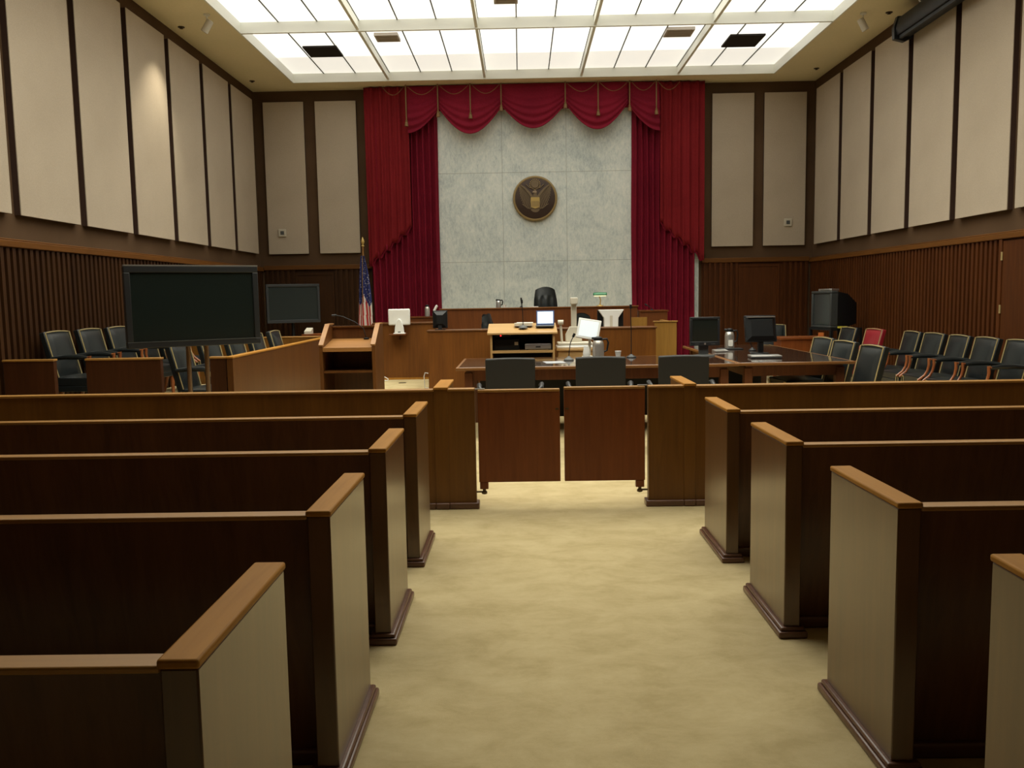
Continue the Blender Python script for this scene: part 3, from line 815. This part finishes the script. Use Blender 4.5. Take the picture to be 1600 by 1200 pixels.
# ------------------------------------------------------------------ flag
T = thing('flag', 'furled stars and stripes flag on a pole left of the curtain', 'flag', (-2.86, 15.85, 0))
MB().lathe([(.16, 0), (.16, .02), (.05, .06), (.03, .1)], seg=20).build('flag_base', brass, T)
MB().tube([(0, 0, .05), (0.0, 0, 2.45)], .013, 10).build('flag_pole', wood_lecttop, T)
MB().lathe([(.012, 0), (.03, .02), (.012, .04), (.028, .07), (.034, .10), (.02, .14), (.004, .18)], (0, 0, 2.44), 12).build('finial', gold_m, T)
def fl(u, v):
    w_ = .035 + .125 * v ** .8 + .015 * math.sin(5 * v)
    a = (u - .5) * 2
    x = a * w_ + .02 * math.sin(3 * v + 6 * u)
    y = -.03 - .045 * math.sin(a * PI * 2.6 + 2 * v) * (.3 + .7 * v) - .02
    z = 2.28 - 1.45 * v + .03 * math.sin(a * 7) * v + .05 * abs(a) * (v > .9)
    return (x, y, z)
def flm(u, v, i, j):
    lim = .56 + .06 * math.sin(u * 9)
    if v < lim: return 2 if (i * 7 + j * 13 + (i * j) % 5) % 11 == 0 and j % 2 else 0
    return 1 if int(u * 11 + v * 1.5) % 2 == 0 else 3
MB().grid(fl, 44, 80, mfn=flm).build('flag_cloth', [blue_m, flag_red, flag_white, flag_white], T, solid=.004, ang=80)
fg = [tuple(Vector(fl(.52, v / 20)) + Vector((0.0, -.02, .0))) for v in range(0, 13)]
MB().tube(fg, .007, 6).build('gold_fringe', gold_cord, T)

# ------------------------------------------------------------------ well platforms and benches
PF = thing('well_platform', 'low carpeted platform in front of the judge bench', 'platform', (0, 0, 0))
B(-2.35, 1.87, 11.5, 14.5, 0, .25).build('carpeted_deck', carpet_m, PF)
B(-2.35, 1.87, 11.48, 11.5, 0, .25).build('platform_riser', wood_judge, PF)
PJ = B(-1.5, 2.15, 15.06, 17.0, 0, .5).build('judge_platform', carpet_m)
tag(PJ, 'raised carpeted floor hidden behind the judge bench', 'platform')
# clerk bench (front row) : panel B
T = thing('clerk_bench', 'long front bench of brown wood behind the light oak cart', 'bench', (0, 11.6, .25))
B(-1.262, 1.80, 0, .06, 0.0, .795).build('front_panel', wood_bench, T)
B(-1.275, 1.815, -.012, .34, .795, .815).build('bench_top', wood_lect, T, bev=.004)
B(-1.262, -1.20, .06, 1.6, 0, .795).build('side_panel', wood_bench, T)
# left clerk desk: panel A
T = thing('side_bench', 'tall wooden bench front with wall shelf, right of lectern', 'bench', (0, 13.3, .25))
B(-2.26, -1.30, 0, .06, 0, .855).build('front_panel', wood_bench, T)
B(-2.30, -1.28, -.02, .40, .855, .877).build('bench_top', wood_lect, T, bev=.004)
B(-2.32, -2.262, -.03, .5, 0, .855).build('corner_post', wood_judge, T)
B(-2.22, -1.31, -.012, 0, 0, .03).build('kick_strip', wood_cap, T)
B(-2.0, -1.75, -.30, 0, .695, .715).build('wall_shelf', wood_judge, T, bev=.003)
B(-1.90, -1.86, -.2, 0, .62, .695).build('shelf_bracket', wood_judge, T)
# judge bench
T = thing('judge_bench', 'wide dark wooden judge bench below the marble wall', 'judge bench', (0, 14.8, .25))
B(-1.38, 1.985, 0, .08, 0, 1.04).build('front_panel', wood_judge, T)
B(-1.40, 2.0, -.02, .24, 1.04, 1.06).build('bench_top', wood_bench, T, bev=.004)
B(-1.93, -1.39, -.1, .25, 0, .915).build('left_wing', wood_judge, T)
B(-1.95, -1.385, -.12, .27, .915, .935).build('left_wing_top', wood_judge, T)
B(1.995, 2.45, -.25, .25, -.25, .96).build('right_wing', wood_judge, T)
B(1.99, 2.47, -.27, .27, .96, .98).build('right_wing_top', wood_judge, T)
# witness stand on the right
T = thing('witness_stand', 'brightly lit brown wooden witness stand at the right end of the benches', 'witness stand', (1.90, 12.35, 0), 0)
B(0.0, .31, 0, .05, 0, 1.10).build('front_panel', wood_wit, T)
B(0.26, .31, .05, 1.2, 0, 1.10).build('side_panel', wood_wit, T)
B(-.02, .325, -.012, .062, 1.10, 1.118).build('top_cap', wood_wit, T, bev=.004)
B(-.22, .02, .9, .95, .25, 1.15).build('rear_panel', wood_wit, T)

# ------------------------------------------------------------------ oak cart
T = thing('media_cart', 'light oak media cart with open shelf behind the long table', 'cart', (.01, 10.68, 0))
MB().prism([(0, 1.03), (.62, 1.125), (.62, 1.15), (0, 1.055)], 'X', -.435, .435).build('cart_top', wood_light, T, bev=.004)
for s in (-1, 1):
    MB().prism([(.03, .06), (.58, .06), (.58, 1.118), (.03, 1.034)], 'X', min(s * .40, s * .375), max(s * .40, s * .375)).build('side_panel', wood_light, T)
B(-.375, .375, .03, .56, .80, .83).build('shelf', wood_light, T)
B(-.375, .375, .03, .56, .10, .13).build('bottom_board', wood_light, T)
B(-.375, .375, .56, .58, .10, 1.10).build('back_board', black_pl, T)
for sx in (-.36, .36):
    for sy in (.07, .53):
        MB().tube([(sx - .012, sy, .03), (sx + .012, sy, .03)], .03, 12).build('caster', black_pl, T)
T = thing('control_box', 'black device with red light inside the oak cart', 'equipment', (-.19, 10.85, .831))
B(-.16, .16, 0, .3, 0, .13).build('housing', black_pl, T, bev=.004)
B(.10, .145, -.004, 0, .06, .10).build('button_block', cream_pl, T)
T = thing('power_strip', 'slim black unit with a red lamp under the cart top', 'equipment', (-.24, 10.75, 1.0))
B(-.1, .1, 0, .12, 0, .032).build('housing', black_pl, T)
MB().lathe([(.009, 0), (.009, .004)], seg=10, mat=Matrix.Translation((-.02, -.001, .016)) @ RX).build('red_lamp', red_led, T)
T = thing('video_player', 'silver video player on the shelf of the oak cart', 'video player', (.205, 10.80, .831))
B(-.165, .165, 0, .28, .008, .075).build('housing', silver, T, bev=.004)
B(-.03, .03, -.003, 0, .03, .045).build('display_window', black_pl, T); B(-.15, .15, -.002, 0, .062, .066).build('tape_slot', grey_pl, T)
for x in (-.14, .14): B(x - .015, x + .015, .02, .05, 0, .008).build('foot', black_pl, T)
ct = lambda y: 1.055 + (y - 10.68) * .095 / .62 + .001
# laptop
T = thing('laptop', 'open laptop with lit pale screen on the oak cart', 'laptop', (.30, 11.0, ct(11.0) + .008), RT(-4))
B(-.115, .115, -.10, .08, 0, .016).build('keyboard_base', grey_pl, T, bev=.003)
A = Matrix.Translation((0, .08, .016)) @ Matrix.Rotation(-.2, 4, 'X')
B(-.115, .115, 0, .012, 0, .19, mat=A).build('screen_lid', plain('laptop_blue_bezel', (.05, .08, .2), .4), T)
B(-.10, .10, -.003, 0, .02, .175, mat=A).build('screen', white_emit, T)
T = thing('paper_box', 'cream stack of papers left of the laptop', 'papers', (.03, 11.05, ct(11.05) + .012))
B(-.12, .11, -.09, .09, 0, .035).build('folder_stack', cream_pl, T); B(-.09, .12, -.08, .08, .035, .043).build('top_sheet', paper_m, T)
def mic(loc, pts, label, base=(.055, .02), bm=None):
    T = thing('gooseneck_microphone', label, 'microphone', loc)
    MB().lathe([(base[0], 0), (base[0] * .95, base[1] * .6), (base[0] * .4, base[1] * 1.6), (.012, base[1] * 2.2)], seg=16).build('base', bm or grey_pl, T)
    MB().tube([(0, 0, base[1] * 2)] + pts, .0055, 6).build('gooseneck', black_pl, T)
    e = Vector(pts[-1]); d = (e - Vector(pts[-2] if len(pts) > 1 else (0, 0, 0))).normalized()
    MB().tube([e, e + d * .045], .014, 8).build('microphone_head', black_pl, T)
mic((.02, 10.9, ct(10.9) + .012), [(0, 0, .1), (-.004, 0, .22), (-.01, 0, .31)], 'upright gooseneck microphone on the oak cart', (.06, .018))
mic((.535, 9.85, .763), [(.005, 0, .1), (.02, 0, .2), (.05, 0, .265)], 'gooseneck microphone on grey base left of the steel thermos', (.058, .022))
mic((1.285, 10.15, .763), [(0, 0, .12), (.0, 0, .3), (-.004, 0, .5), (-.005, 0, .575)], 'tall black microphone right of the paper cup', (.06, .018), dark_pl)
mic((2.93, 11.0, .763), [(-.04, 0, .12), (-.06, 0, .2), (-.1, -.05, .28)], 'gooseneck microphone beside the pump thermos', (.05, .02), black_pl)
mic((.0, 14.9, 1.311), [(0, 0, .06), (.002, 0, .12)], 'short black microphone on the judge bench', (.03, .01), black_pl)
mic((2.2, 14.62, 1.231), [(-.03, 0, .05), (-.08, 0, .08)], 'small microphone on the dark right wing of judge bench', (.03, .01), black_pl)

# ------------------------------------------------------------------ items on the long table
def thermos(loc, h, r, label, mats, rz=0, spout=True):
    T = thing('thermos_jug', label, 'thermos', loc, rz)
    MB().lathe([(r, 0), (r * 1.02, h * .05), (r, h * .1), (r, h * .62), (r * .9, h * .74), (r * .72, h * .82)], seg=24).build('steel_body', mats[0], T)
    MB().lathe([(r * .74, h * .82), (r * .78, h * .86), (r * .7, h * .95), (r * .3, h)], seg=20).build('lid', mats[1], T)
    MB().tube([(r * .6, 0, h * .86), (r * 1.5, 0, h * .88), (r * 1.75, 0, h * .7), (r * 1.5, 0, h * .35), (r * .95, 0, h * .3)], .011, 8).build('handle', mats[1], T)
    if spout:
        MB().tube([(-r * .4, 0, h * .9), (-r * 1.1, 0, h * .93)], [.02, .012], 8).build('spout', mats[1], T)
    return T
thermos((.895, 10.12, .763), .255, .068, 'brushed steel thermos jug with dark lid on the long table', (steel, black_pl))
def cup(loc, label, n=1, group=None):
    T = thing('paper_cup', label, 'cup', loc, 0, group)
    MB().lathe([(.024, 0), (.036, .078), (.038, .082), (.034, .08), (.023, .004)], seg=18).build('cup_body', white_pl, T)
    return T
for k in range(4):
    T = thing('paper_cup', ['white paper cup, bottom of the upturned stack beside the thermos', 'white paper cup, second from bottom of the upturned stack',
              'white paper cup, third from bottom of the upturned stack', 'white paper cup, topmost of the upturned stack'][k], 'cup', (.755, 10.1, .763 + .017 * k), 0, 'stacked paper cups')
    MB().lathe([(.042, 0), (.042, .004), (.029, .095), (.024, .095)], seg=18).build('cup_body', white_pl, T)
cup((1.125, 10.1, .763), 'single white paper cup standing right of the steel thermos')
T = thing('touch_monitor', 'white tilted touch monitor behind the thermos on the long table', 'monitor', (.80, 10.30, .763), RT(-6))
A = Matrix.Translation((0, -.02, .335)) @ Matrix.Rotation(-.25, 4, 'X') @ Matrix.Rotation(.17, 4, 'Y')
B(-.135, .135, -.018, .018, -.12, .12, mat=A).build('bezel', white_pl, T, bev=.006)
B(-.108, .108, -.021, -.0185, -.095, .095, mat=A).build('screen', touch_emit, T)
MB().tube([(0, .01, .30), (.01, .04, .18), (0, .03, .02)], [.02, .016, .02], 8).build('neck', cream_pl, T)
MB().lathe([(.09, 0), (.085, .012), (.02, .02)], (0, .02, 0), 18).build('base', cream_pl, T)
T = thing('document', 'grey sheet of paper on the long table between two charcoal chairs', 'paper', (.36, 9.6, .7625), RT(8))
B(-.11, .11, -.15, .15, 0, .002).build('sheet', plain('grey_paper', (.34, .35, .37), .7), T)
T = thing('cable_tip', 'thin dark cable plug lying near the table end', 'cable', (1.68, 9.9, .7635))
MB().tube([(0, 0, .008), (.05, .03, .01), (.1, .02, .016), (.14, -.02, .01)], .006, 6).build('cord', black_pl, T); B(-.03, 0.0, -.01, .01, 0, .016).build('plug', cream_pl, T)
T = thing('keypad', 'small silver keypad beside the black monitor', 'keypad', (2.50, 10.9, .763), RT(15))
MB().prism([(-.05, 0), (.05, 0), (.05, .03), (-.05, .012)], 'X', -.09, .09).build('keypad_body', silver, T)
# monitors
def lcd(loc, rz, w_, h_, zc, label, col, facing=True, tilt=0, logo=False):
    T = thing('computer_monitor', label, 'monitor', loc, rz)
    A = Matrix.Translation((0, 0, zc)) @ Matrix.Rotation(tilt, 4, 'X')
    f_ = MB(); b = .028; hw_, hh = w_ / 2, h_ / 2
    f_.box(-hw_, hw_, -.022, .015, hh - b, hh, mat=A); f_.box(-hw_, hw_, -.022, .015, -hh, -hh + b + .02, mat=A)
    f_.box(-hw_, -hw_ + b, -.022, .015, -hh + b + .02, hh - b, mat=A); f_.box(hw_ - b, hw_, -.022, .015, -hh + b + .02, hh - b, mat=A)
    f_.build('bezel', col, T, bev=.004)
    B(-hw_ + b, hw_ - b, -.014, .01, -hh + b + .02, hh - b, mat=A).build('screen', screen_m, T)
    r_ = MB(); r_.add([A @ Vector(p) for p in [(-hw_ + .01, .015, -hh + .01), (hw_ - .01, .015, -hh + .01), (hw_ - .01, .015, hh - .01), (-hw_ + .01, .015, hh - .01),
                      (-hw_ + .06, .06, -hh + .06), (hw_ - .06, .06, -hh + .06), (hw_ - .06, .06, hh - .06), (-hw_ + .06, .06, hh - .06)]],
                      [(0, 1, 5, 4), (1, 2, 6, 5), (2, 3, 7, 6), (3, 0, 4, 7), (4, 5, 6, 7), (0, 3, 2, 1)])
    r_.build('rear_housing', col, T)
    if logo:
        MB().lathe([(.012, 0), (.012, .004)], seg=14, mat=A @ Matrix.Translation((0, -.022, -hh + .022)) @ RX).build('round_badge', silver, T)
        B(-.12, -.07, -.0235, -.022, -hh + .016, -hh + .024, mat=A).build('button_row', grey_pl, T); B(.07, .12, -.0235, -.022, -hh + .016, -hh + .024, mat=A).build('button_row', grey_pl, T)
    return T
T = lcd((2.148, 10.17, .763), RT(2), .352, .335, .292, 'black square monitor facing the viewer, on the table corner', dark_pl, logo=True)
MB().prism([(.03, .0), (.08, 0), (.07, .2), (.04, .2)], 'X', -.055, .055).build('neck', grey_pl, T); MB().lathe([(.13, 0), (.125, .012), (.05, .022)], (0, .03, 0), 24).build('base', grey_pl, T)
# monitor seen from behind
T = lcd((2.875, 10.45, .763), RT(186), .385, .32, .30, 'black monitor seen from behind on the right table', black_pl, tilt=.22)
B(-.17, .17, .0, .035, .435, .447).build('top_vent_trim', silver, T)
MB().prism([(-.02, 0), (.03, 0), (.04, .2), (.0, .22)], 'X', -.03, .03).build('neck', black_pl, T); MB().lathe([(.11, 0), (.105, .012), (.03, .02)], (0, 0, 0), 24).build('base', black_pl, T)
T = thing('closed_laptop', 'closed silver laptop lying on the right table edge', 'laptop', (2.75, 9.80, .763), RT(-5))
B(-.17, .17, -.12, .12, 0.004, .016).build('lower_case', grey_pl, T, bev=.004); B(-.17, .17, -.12, .12, .0165, .03).build('lid', silver, T, bev=.004)
for x in (-.14, .14):
    B(x - .015, x + .015, -.1, .1, 0, .004).build('foot', black_pl, T)
tr = B(-.15, .15, -.12, .12, 0, .012).build('serving_tray', black_pl, bev=.004, loc=(2.735, 11.38, .763)); tag(tr, 'dark tray under the pump thermos on the right table', 'tray')
T = thermos((2.73, 11.38, .776), .262, .062, 'silver thermos with white label on the right table tray', (silver, black_pl), RT(180))
B(-.03, .03, -.0645, -.0605, .03, .11).build('paper_label', paper_m, T)
T.rotation_euler = (0, 0, 0)

# ------------------------------------------------------------------ document camera on oak stand
T = thing('camera_stand', 'low light oak stand beside the media cart', 'stand', (.70, 11.15, 0))
B(-.26, .26, -.20, .20, .80, .828).build('stand_top', wood_light, T, bev=.004)
B(-.24, .24, -.18, .18, .08, .80).build('cabinet', wood_light, T)
for sx in (-.2, .2):
    for sy in (-.14, .14): MB().tube([(sx - .012, sy, .04), (sx + .012, sy, .04)], .04, 12).build('caster', black_pl, T)
T = thing('document_camera', 'cream document camera with tall column and side lamp', 'document camera', (.68, 11.15, .829))
B(-.235, .24, -.17, .17, 0, .035).build('base_plate', white_pl, T, bev=.012)
B(-.22, .225, -.155, .155, .035, .075).build('stage', cream_pl, T, bev=.01)
MB().prism([(-.11, .075), (.10, .075), (.10, .17), (.055, .27), (-.055, .27), (-.11, .17)], 'Y', .02, .13).build('column_housing', cream_pl, T, bev=.006)
B(-.035, .035, .05, .11, .27, .56).build('column', cream_pl, T, bev=.005)
B(-.045, .045, -.06, .13, .56, .645).build('camera_head', cream_pl, T, bev=.008)
MB().tube([(-.16, .02, .075), (-.175, .02, .30)], .016, 8).build('lamp_arm', cream_pl, T)
MB().tube([(-.21, 0, .33), (-.14, 0, .33)], .03, 12).build('side_lamp', cream_pl, T)
# ------------------------------------------------------------------ on and behind the benches
T = thing('computer_monitor', 'white monitor seen from behind on the side bench shelf', 'monitor', (-1.85, 13.1, .966), RT(3))
B(-.165, .165, .0, .05, .13, .375).build('rear_shell', white_pl, T, bev=.018, seg=3)
B(-.155, .155, .05, .055, .14, .365).build('screen', screen_m, T)
m2 = MB(); m2.prism([(-.075, 0), (.075, 0), (.065, .10), (.035, .20), (.0, .235), (-.035, .20), (-.065, .10)], 'Y', -.045, -.001); m2.build('stand_neck', white_pl, T, bev=.01)
B(-.09, .09, -.07, .08, 0, .012).build('stand_foot', white_pl, T, bev=.004)
B(-.02, .02, -.047, -.045, .02, .035).build('cable_port', grey_pl, T)
T = lcd((-1.105, 11.78, 1.066), RT(180), .20, .24, .14, 'small black monitor seen from behind at left end of clerk bench', black_pl)
B(-.025, .025, .0, .05, 0, .06).build('neck', dark_pl, T); B(-.07, .07, -.04, .06, 0, .01).build('base', dark_pl, T)
def office_chair(loc, rz, label, top, w_):
    T = thing('office_chair', label, 'chair', loc, rz)
    A = Matrix.Translation((0, .22, 0)) @ Matrix.Rotation(-.10, 4, 'X')
    hw_ = w_ / 2; bot = .48
    m2 = MB()
    def face(sgn, dep):
        def fn(u, v):
            a = (u - .5) * 2
            ww = hw_ * (1 - .14 * v ** 3 + .06 * math.sin(v * PI))
            z = bot + (top - bot) * v - (.05 * a * a * v ** 4)
            puff = (1 - abs(a) ** 3) * (.6 + .4 * math.sin(PI * min(v * 1.02, 1)))
            tuft = .012 * math.cos(a * PI * 3) * (v < .72) * sgn
            return A @ Vector((a * ww, sgn * (-dep * puff) + tuft * -1, z))
        return fn
    m2.grid(face(1, .075), 24, 20); m2.grid(face(-1, .04), 24, 20)
    m2.build('backrest', leather, T)
    B(-hw_, hw_, -.26, .22, .42, .52).build('seat', leather, T, bev=.03, seg=3)
    for s in (-1, 1):
        MB().tube([(s * (hw_ + .02), .2, .62), (s * (hw_ + .04), 0, .68), (s * (hw_ + .03), -.18, .66), (s * (hw_ + .01), -.2, .48)], .022, 8).build('armrest', leather, T)
    MB().tube([(0, 0, .42), (0, 0, .1)], .03, 10).build('gas_column', black_pl, T)
    for k in range(5):
        a = 2 * PI * k / 5
        MB().tube([(0, 0, .1), (.27 * math.cos(a), .27 * math.sin(a), .04)], [.025, .02], 8).build('base_spoke', black_pl, T)
office_chair((.53, 15.85, .5), RT(14), 'high-backed black leather judge chair behind the bench', 1.17, .43)
office_chair((-.24, 13.1, .25), RT(70), 'black office chair behind the left side of the clerk bench', 1.0, .40)
office_chair((.98, 13.75, .25), RT(170), 'black office chair behind the document camera column', .98, .32)
# judge bench top items
T = thermos((-.39, 15.0, 1.311), .145, .042, 'small dark and silver carafe on the judge bench', (silver, black_pl))
T = thing('paper_cup', 'small white cup beside the judge bench carafe', 'cup', (-.29, 15.0, 1.311)); MB().lathe([(.02, 0), (.03, .05), (.027, .05), (.018, .004)], seg=14).build('cup_body', white_pl, T)
T = thing('paper_stack', 'white papers at the judge bench edge left of chair', 'papers', (.225, 14.93, 1.311)); B(-.08, .07, -.06, .07, 0, .012).build('sheets', paper_m, T)
T = thing('banker_lamp', 'green glass banker lamp on the judge bench', 'lamp', (1.36, 14.95, 1.311))
MB().lathe([(.06, 0), (.055, .012), (.015, .02), (.012, .04)], seg=16).build('base', gold_m, T)
MB().tube([(0, 0, .03), (0.01, 0, .10), (-.01, 0, .17)], .009, 8).build('stem', gold_m, T)
sh_ = MB()
def shade(u, v):
    a = PI * (v * 1.0); x = -.115 + .23 * u
    r = .055 * (1 - .15 * abs(u - .5) * 2)
    return (x, -r * math.cos(a), .185 + r * math.sin(a) * .9)
sh_.grid(shade, 12, 10).build('lamp_shade', green_glass, T, solid=.006)
B(-.10, .10, -.035, .035, .165, .180).build('bulb_tube', lamp_glow, T, bev=.004)
T = thing('display_monitor', 'white flared monitor back on the clerk bench below the lamp', 'monitor', (1.30, 12.6, 1.0))
m2 = MB(); m2.prism([(-.185, .285), (.185, .285), (.105, .17), (.10, .0), (-.10, .0), (-.105, .17)], 'Y', -.06, .06); m2.build('rear_shell', white_pl, T, bev=.006)
B(-.19, .19, .062, .09, .02, .28).build('bezel', black_pl, T, bev=.004)
B(-.02, .02, -.062, -.06, .0, .2).build('cable_channel', cream_pl, T)
B(-.16, .16, -.1, .12, -.07, 0).build('stand_foot', cream_pl, T, bev=.006)
T = thing('desk', 'low wooden desk behind the clerk bench carrying the white monitor', 'desk', (1.3, 12.6, .25))
B(-.5, .45, -.35, .3, .62, .68).build('desk_top', wood_bench, T); B(-.48, .43, .26, .29, 0, .62).build('desk_panel', wood_bench, T)
B(-.48, -.44, -.3, .26, 0, .62).build('desk_side', wood_bench, T); B(.39, .43, -.3, .26, 0, .62).build('desk_side', wood_bench, T)
# left wing items
T = thermos((-1.60, 14.75, 1.186), .20, .042, 'steel thermos on the dark ledge left of the judge bench', (steel, black_pl), RT(90), False)
T = thing('telephone', 'white telephone handset standing beside the ledge thermos', 'telephone', (-1.46, 14.76, 1.186))
B(-.05, .05, -.06, .06, 0, .03).build('phone_base', black_pl, T, bev=.006); MB().tube([(-.03, 0, .03), (-.02, 0, .10), (.02, 0, .17), (.035, 0, .18)], [.025, .02, .022, .022], 8).build('handset', white_pl, T)
# ------------------------------------------------------------------ right rear corner
T = thing('small_desk', 'small reddish wooden desk behind the right table', 'desk', (4.45, 13.95, 0))
B(-.36, .42, -.22, .25, .745, .78).build('desk_top', wood_gate, T, bev=.004); B(-.33, .39, -.19, .22, .55, .745).build('drawer_case', wood_gate, T)
for sx in (-.31, .37):
    for sy in (-.17, .2): B(sx - .025, sx + .025, sy - .025, sy + .025, 0, .55).build('leg', wood_gate, T)
T = thing('television_stand', 'black stand carrying the tube television in the right corner', 'stand', (5.2, 14.4, 0), RT(-78))
B(-.33, .33, -.28, .28, .86, .90).build('top_shelf', black_pl, T); B(-.33, .33, -.28, .28, .40, .43).build('middle_shelf', black_pl, T)
for sx in (-.31, .31):
    for sy in (-.26, .26): B(sx - .02, sx + .02, sy - .02, sy + .02, 0, .86).build('upright', black_pl, T)
T = thing('tube_television', 'bulky grey tube television in the right rear corner', 'television', (5.2, 14.4, .901), RT(-78))
m2 = MB()
m2.box(-.30, .30, -.27, -.14, 0, .04); m2.box(-.30, .30, -.27, -.14, .56, .60); m2.box(-.30, -.25, -.27, -.14, .04, .56); m2.box(.25, .30, -.27, -.14, .04, .56)
m2.build('bezel', plain('dark_grey_bezel', (.042, .047, .047), .45), T, bev=.01)
B(-.25, .25, -.25, -.14, .04, .56).build('screen', screen_g, T, bev=.01)
m2 = MB(); m2.add([(-.29, -.14, .01), (.29, -.14, .01), (.29, -.14, .59), (-.29, -.14, .59), (-.27, .05, .02), (.27, .05, .02), (.27, .05, .55), (-.27, .05, .55), (-.16, .28, .06), (.16, .28, .06), (.16, .28, .40), (-.16, .28, .40)],
    [(0, 3, 2, 1), (0, 1, 5, 4), (1, 2, 6, 5), (2, 3, 7, 6), (3, 0, 4, 7), (4, 5, 9, 8), (5, 6, 10, 9), (6, 7, 11, 10), (7, 4, 8, 11), (8, 9, 10, 11)])
m2.build('picture_tube_housing', black_pl, T)
T = thing('video_player', 'thin silver player on top of the tube television', 'video player', (5.08, 14.34, 1.502), RT(-62)); B(-.16, .12, -.09, .08, 0, .035).build('housing', silver, T, bev=.004); B(-.12, .08, -.094, -.09, .012, .018).build('disc_slot', black_pl, T)
T = thing('yellow_box', 'small yellow card on the television stand', 'card', (5.18, 14.02, .901), 0); B(-.07, .07, -.03, .03, 0, .03).build('card', yellow_m, T)
T = thing('orange_box', 'small orange object at the desk beside television stand', 'box', (4.80, 13.9, .7805), 0); B(-.04, .03, -.03, .03, 0, .06).build('card', orange_m, T)
# ------------------------------------------------------------------ floor items seen over the bar
T = thing('power_cable', 'white looped cable on the platform beside the lectern', 'cable', (-2.13, 13.12, .25))
MB().tube([(-.1, 0, .01), (-.04, .0, .05), (.03, 0, .06), (.08, 0, .03), (.08, -.02, .008), (0, -.05, .008), (-.05, -.12, .008)], .007, 6).build('cord', white_pl, T)
T = thing('power_cable', 'white cable hanging at the left end of the clerk bench', 'cable', (-1.30, 11.9, .25))
MB().tube([(0, .0, .21), (-.045, -.0, .22), (-.06, 0, .17), (-.055, 0, .08), (-.05, -.0, .01), (.0, -.03, .008)], .007, 6).build('cord', white_pl, T)
T = thing('floor_outlet', 'small brown floor plate on the carpeted platform', 'outlet', (-1.78, 12.75, .25)); MB().lathe([(.06, 0), (.055, .006), (.001, .006)], seg=18).build('cover_plate', brass_dk, T)
T = thing('wall_outlet', 'ivory outlet on the post right of the lectern', 'outlet', (-2.29, 13.262, .49)); B(-.02, .025, -.012, .008, 0, .12).build('cover_plate', outlet_m, T, bev=.003)
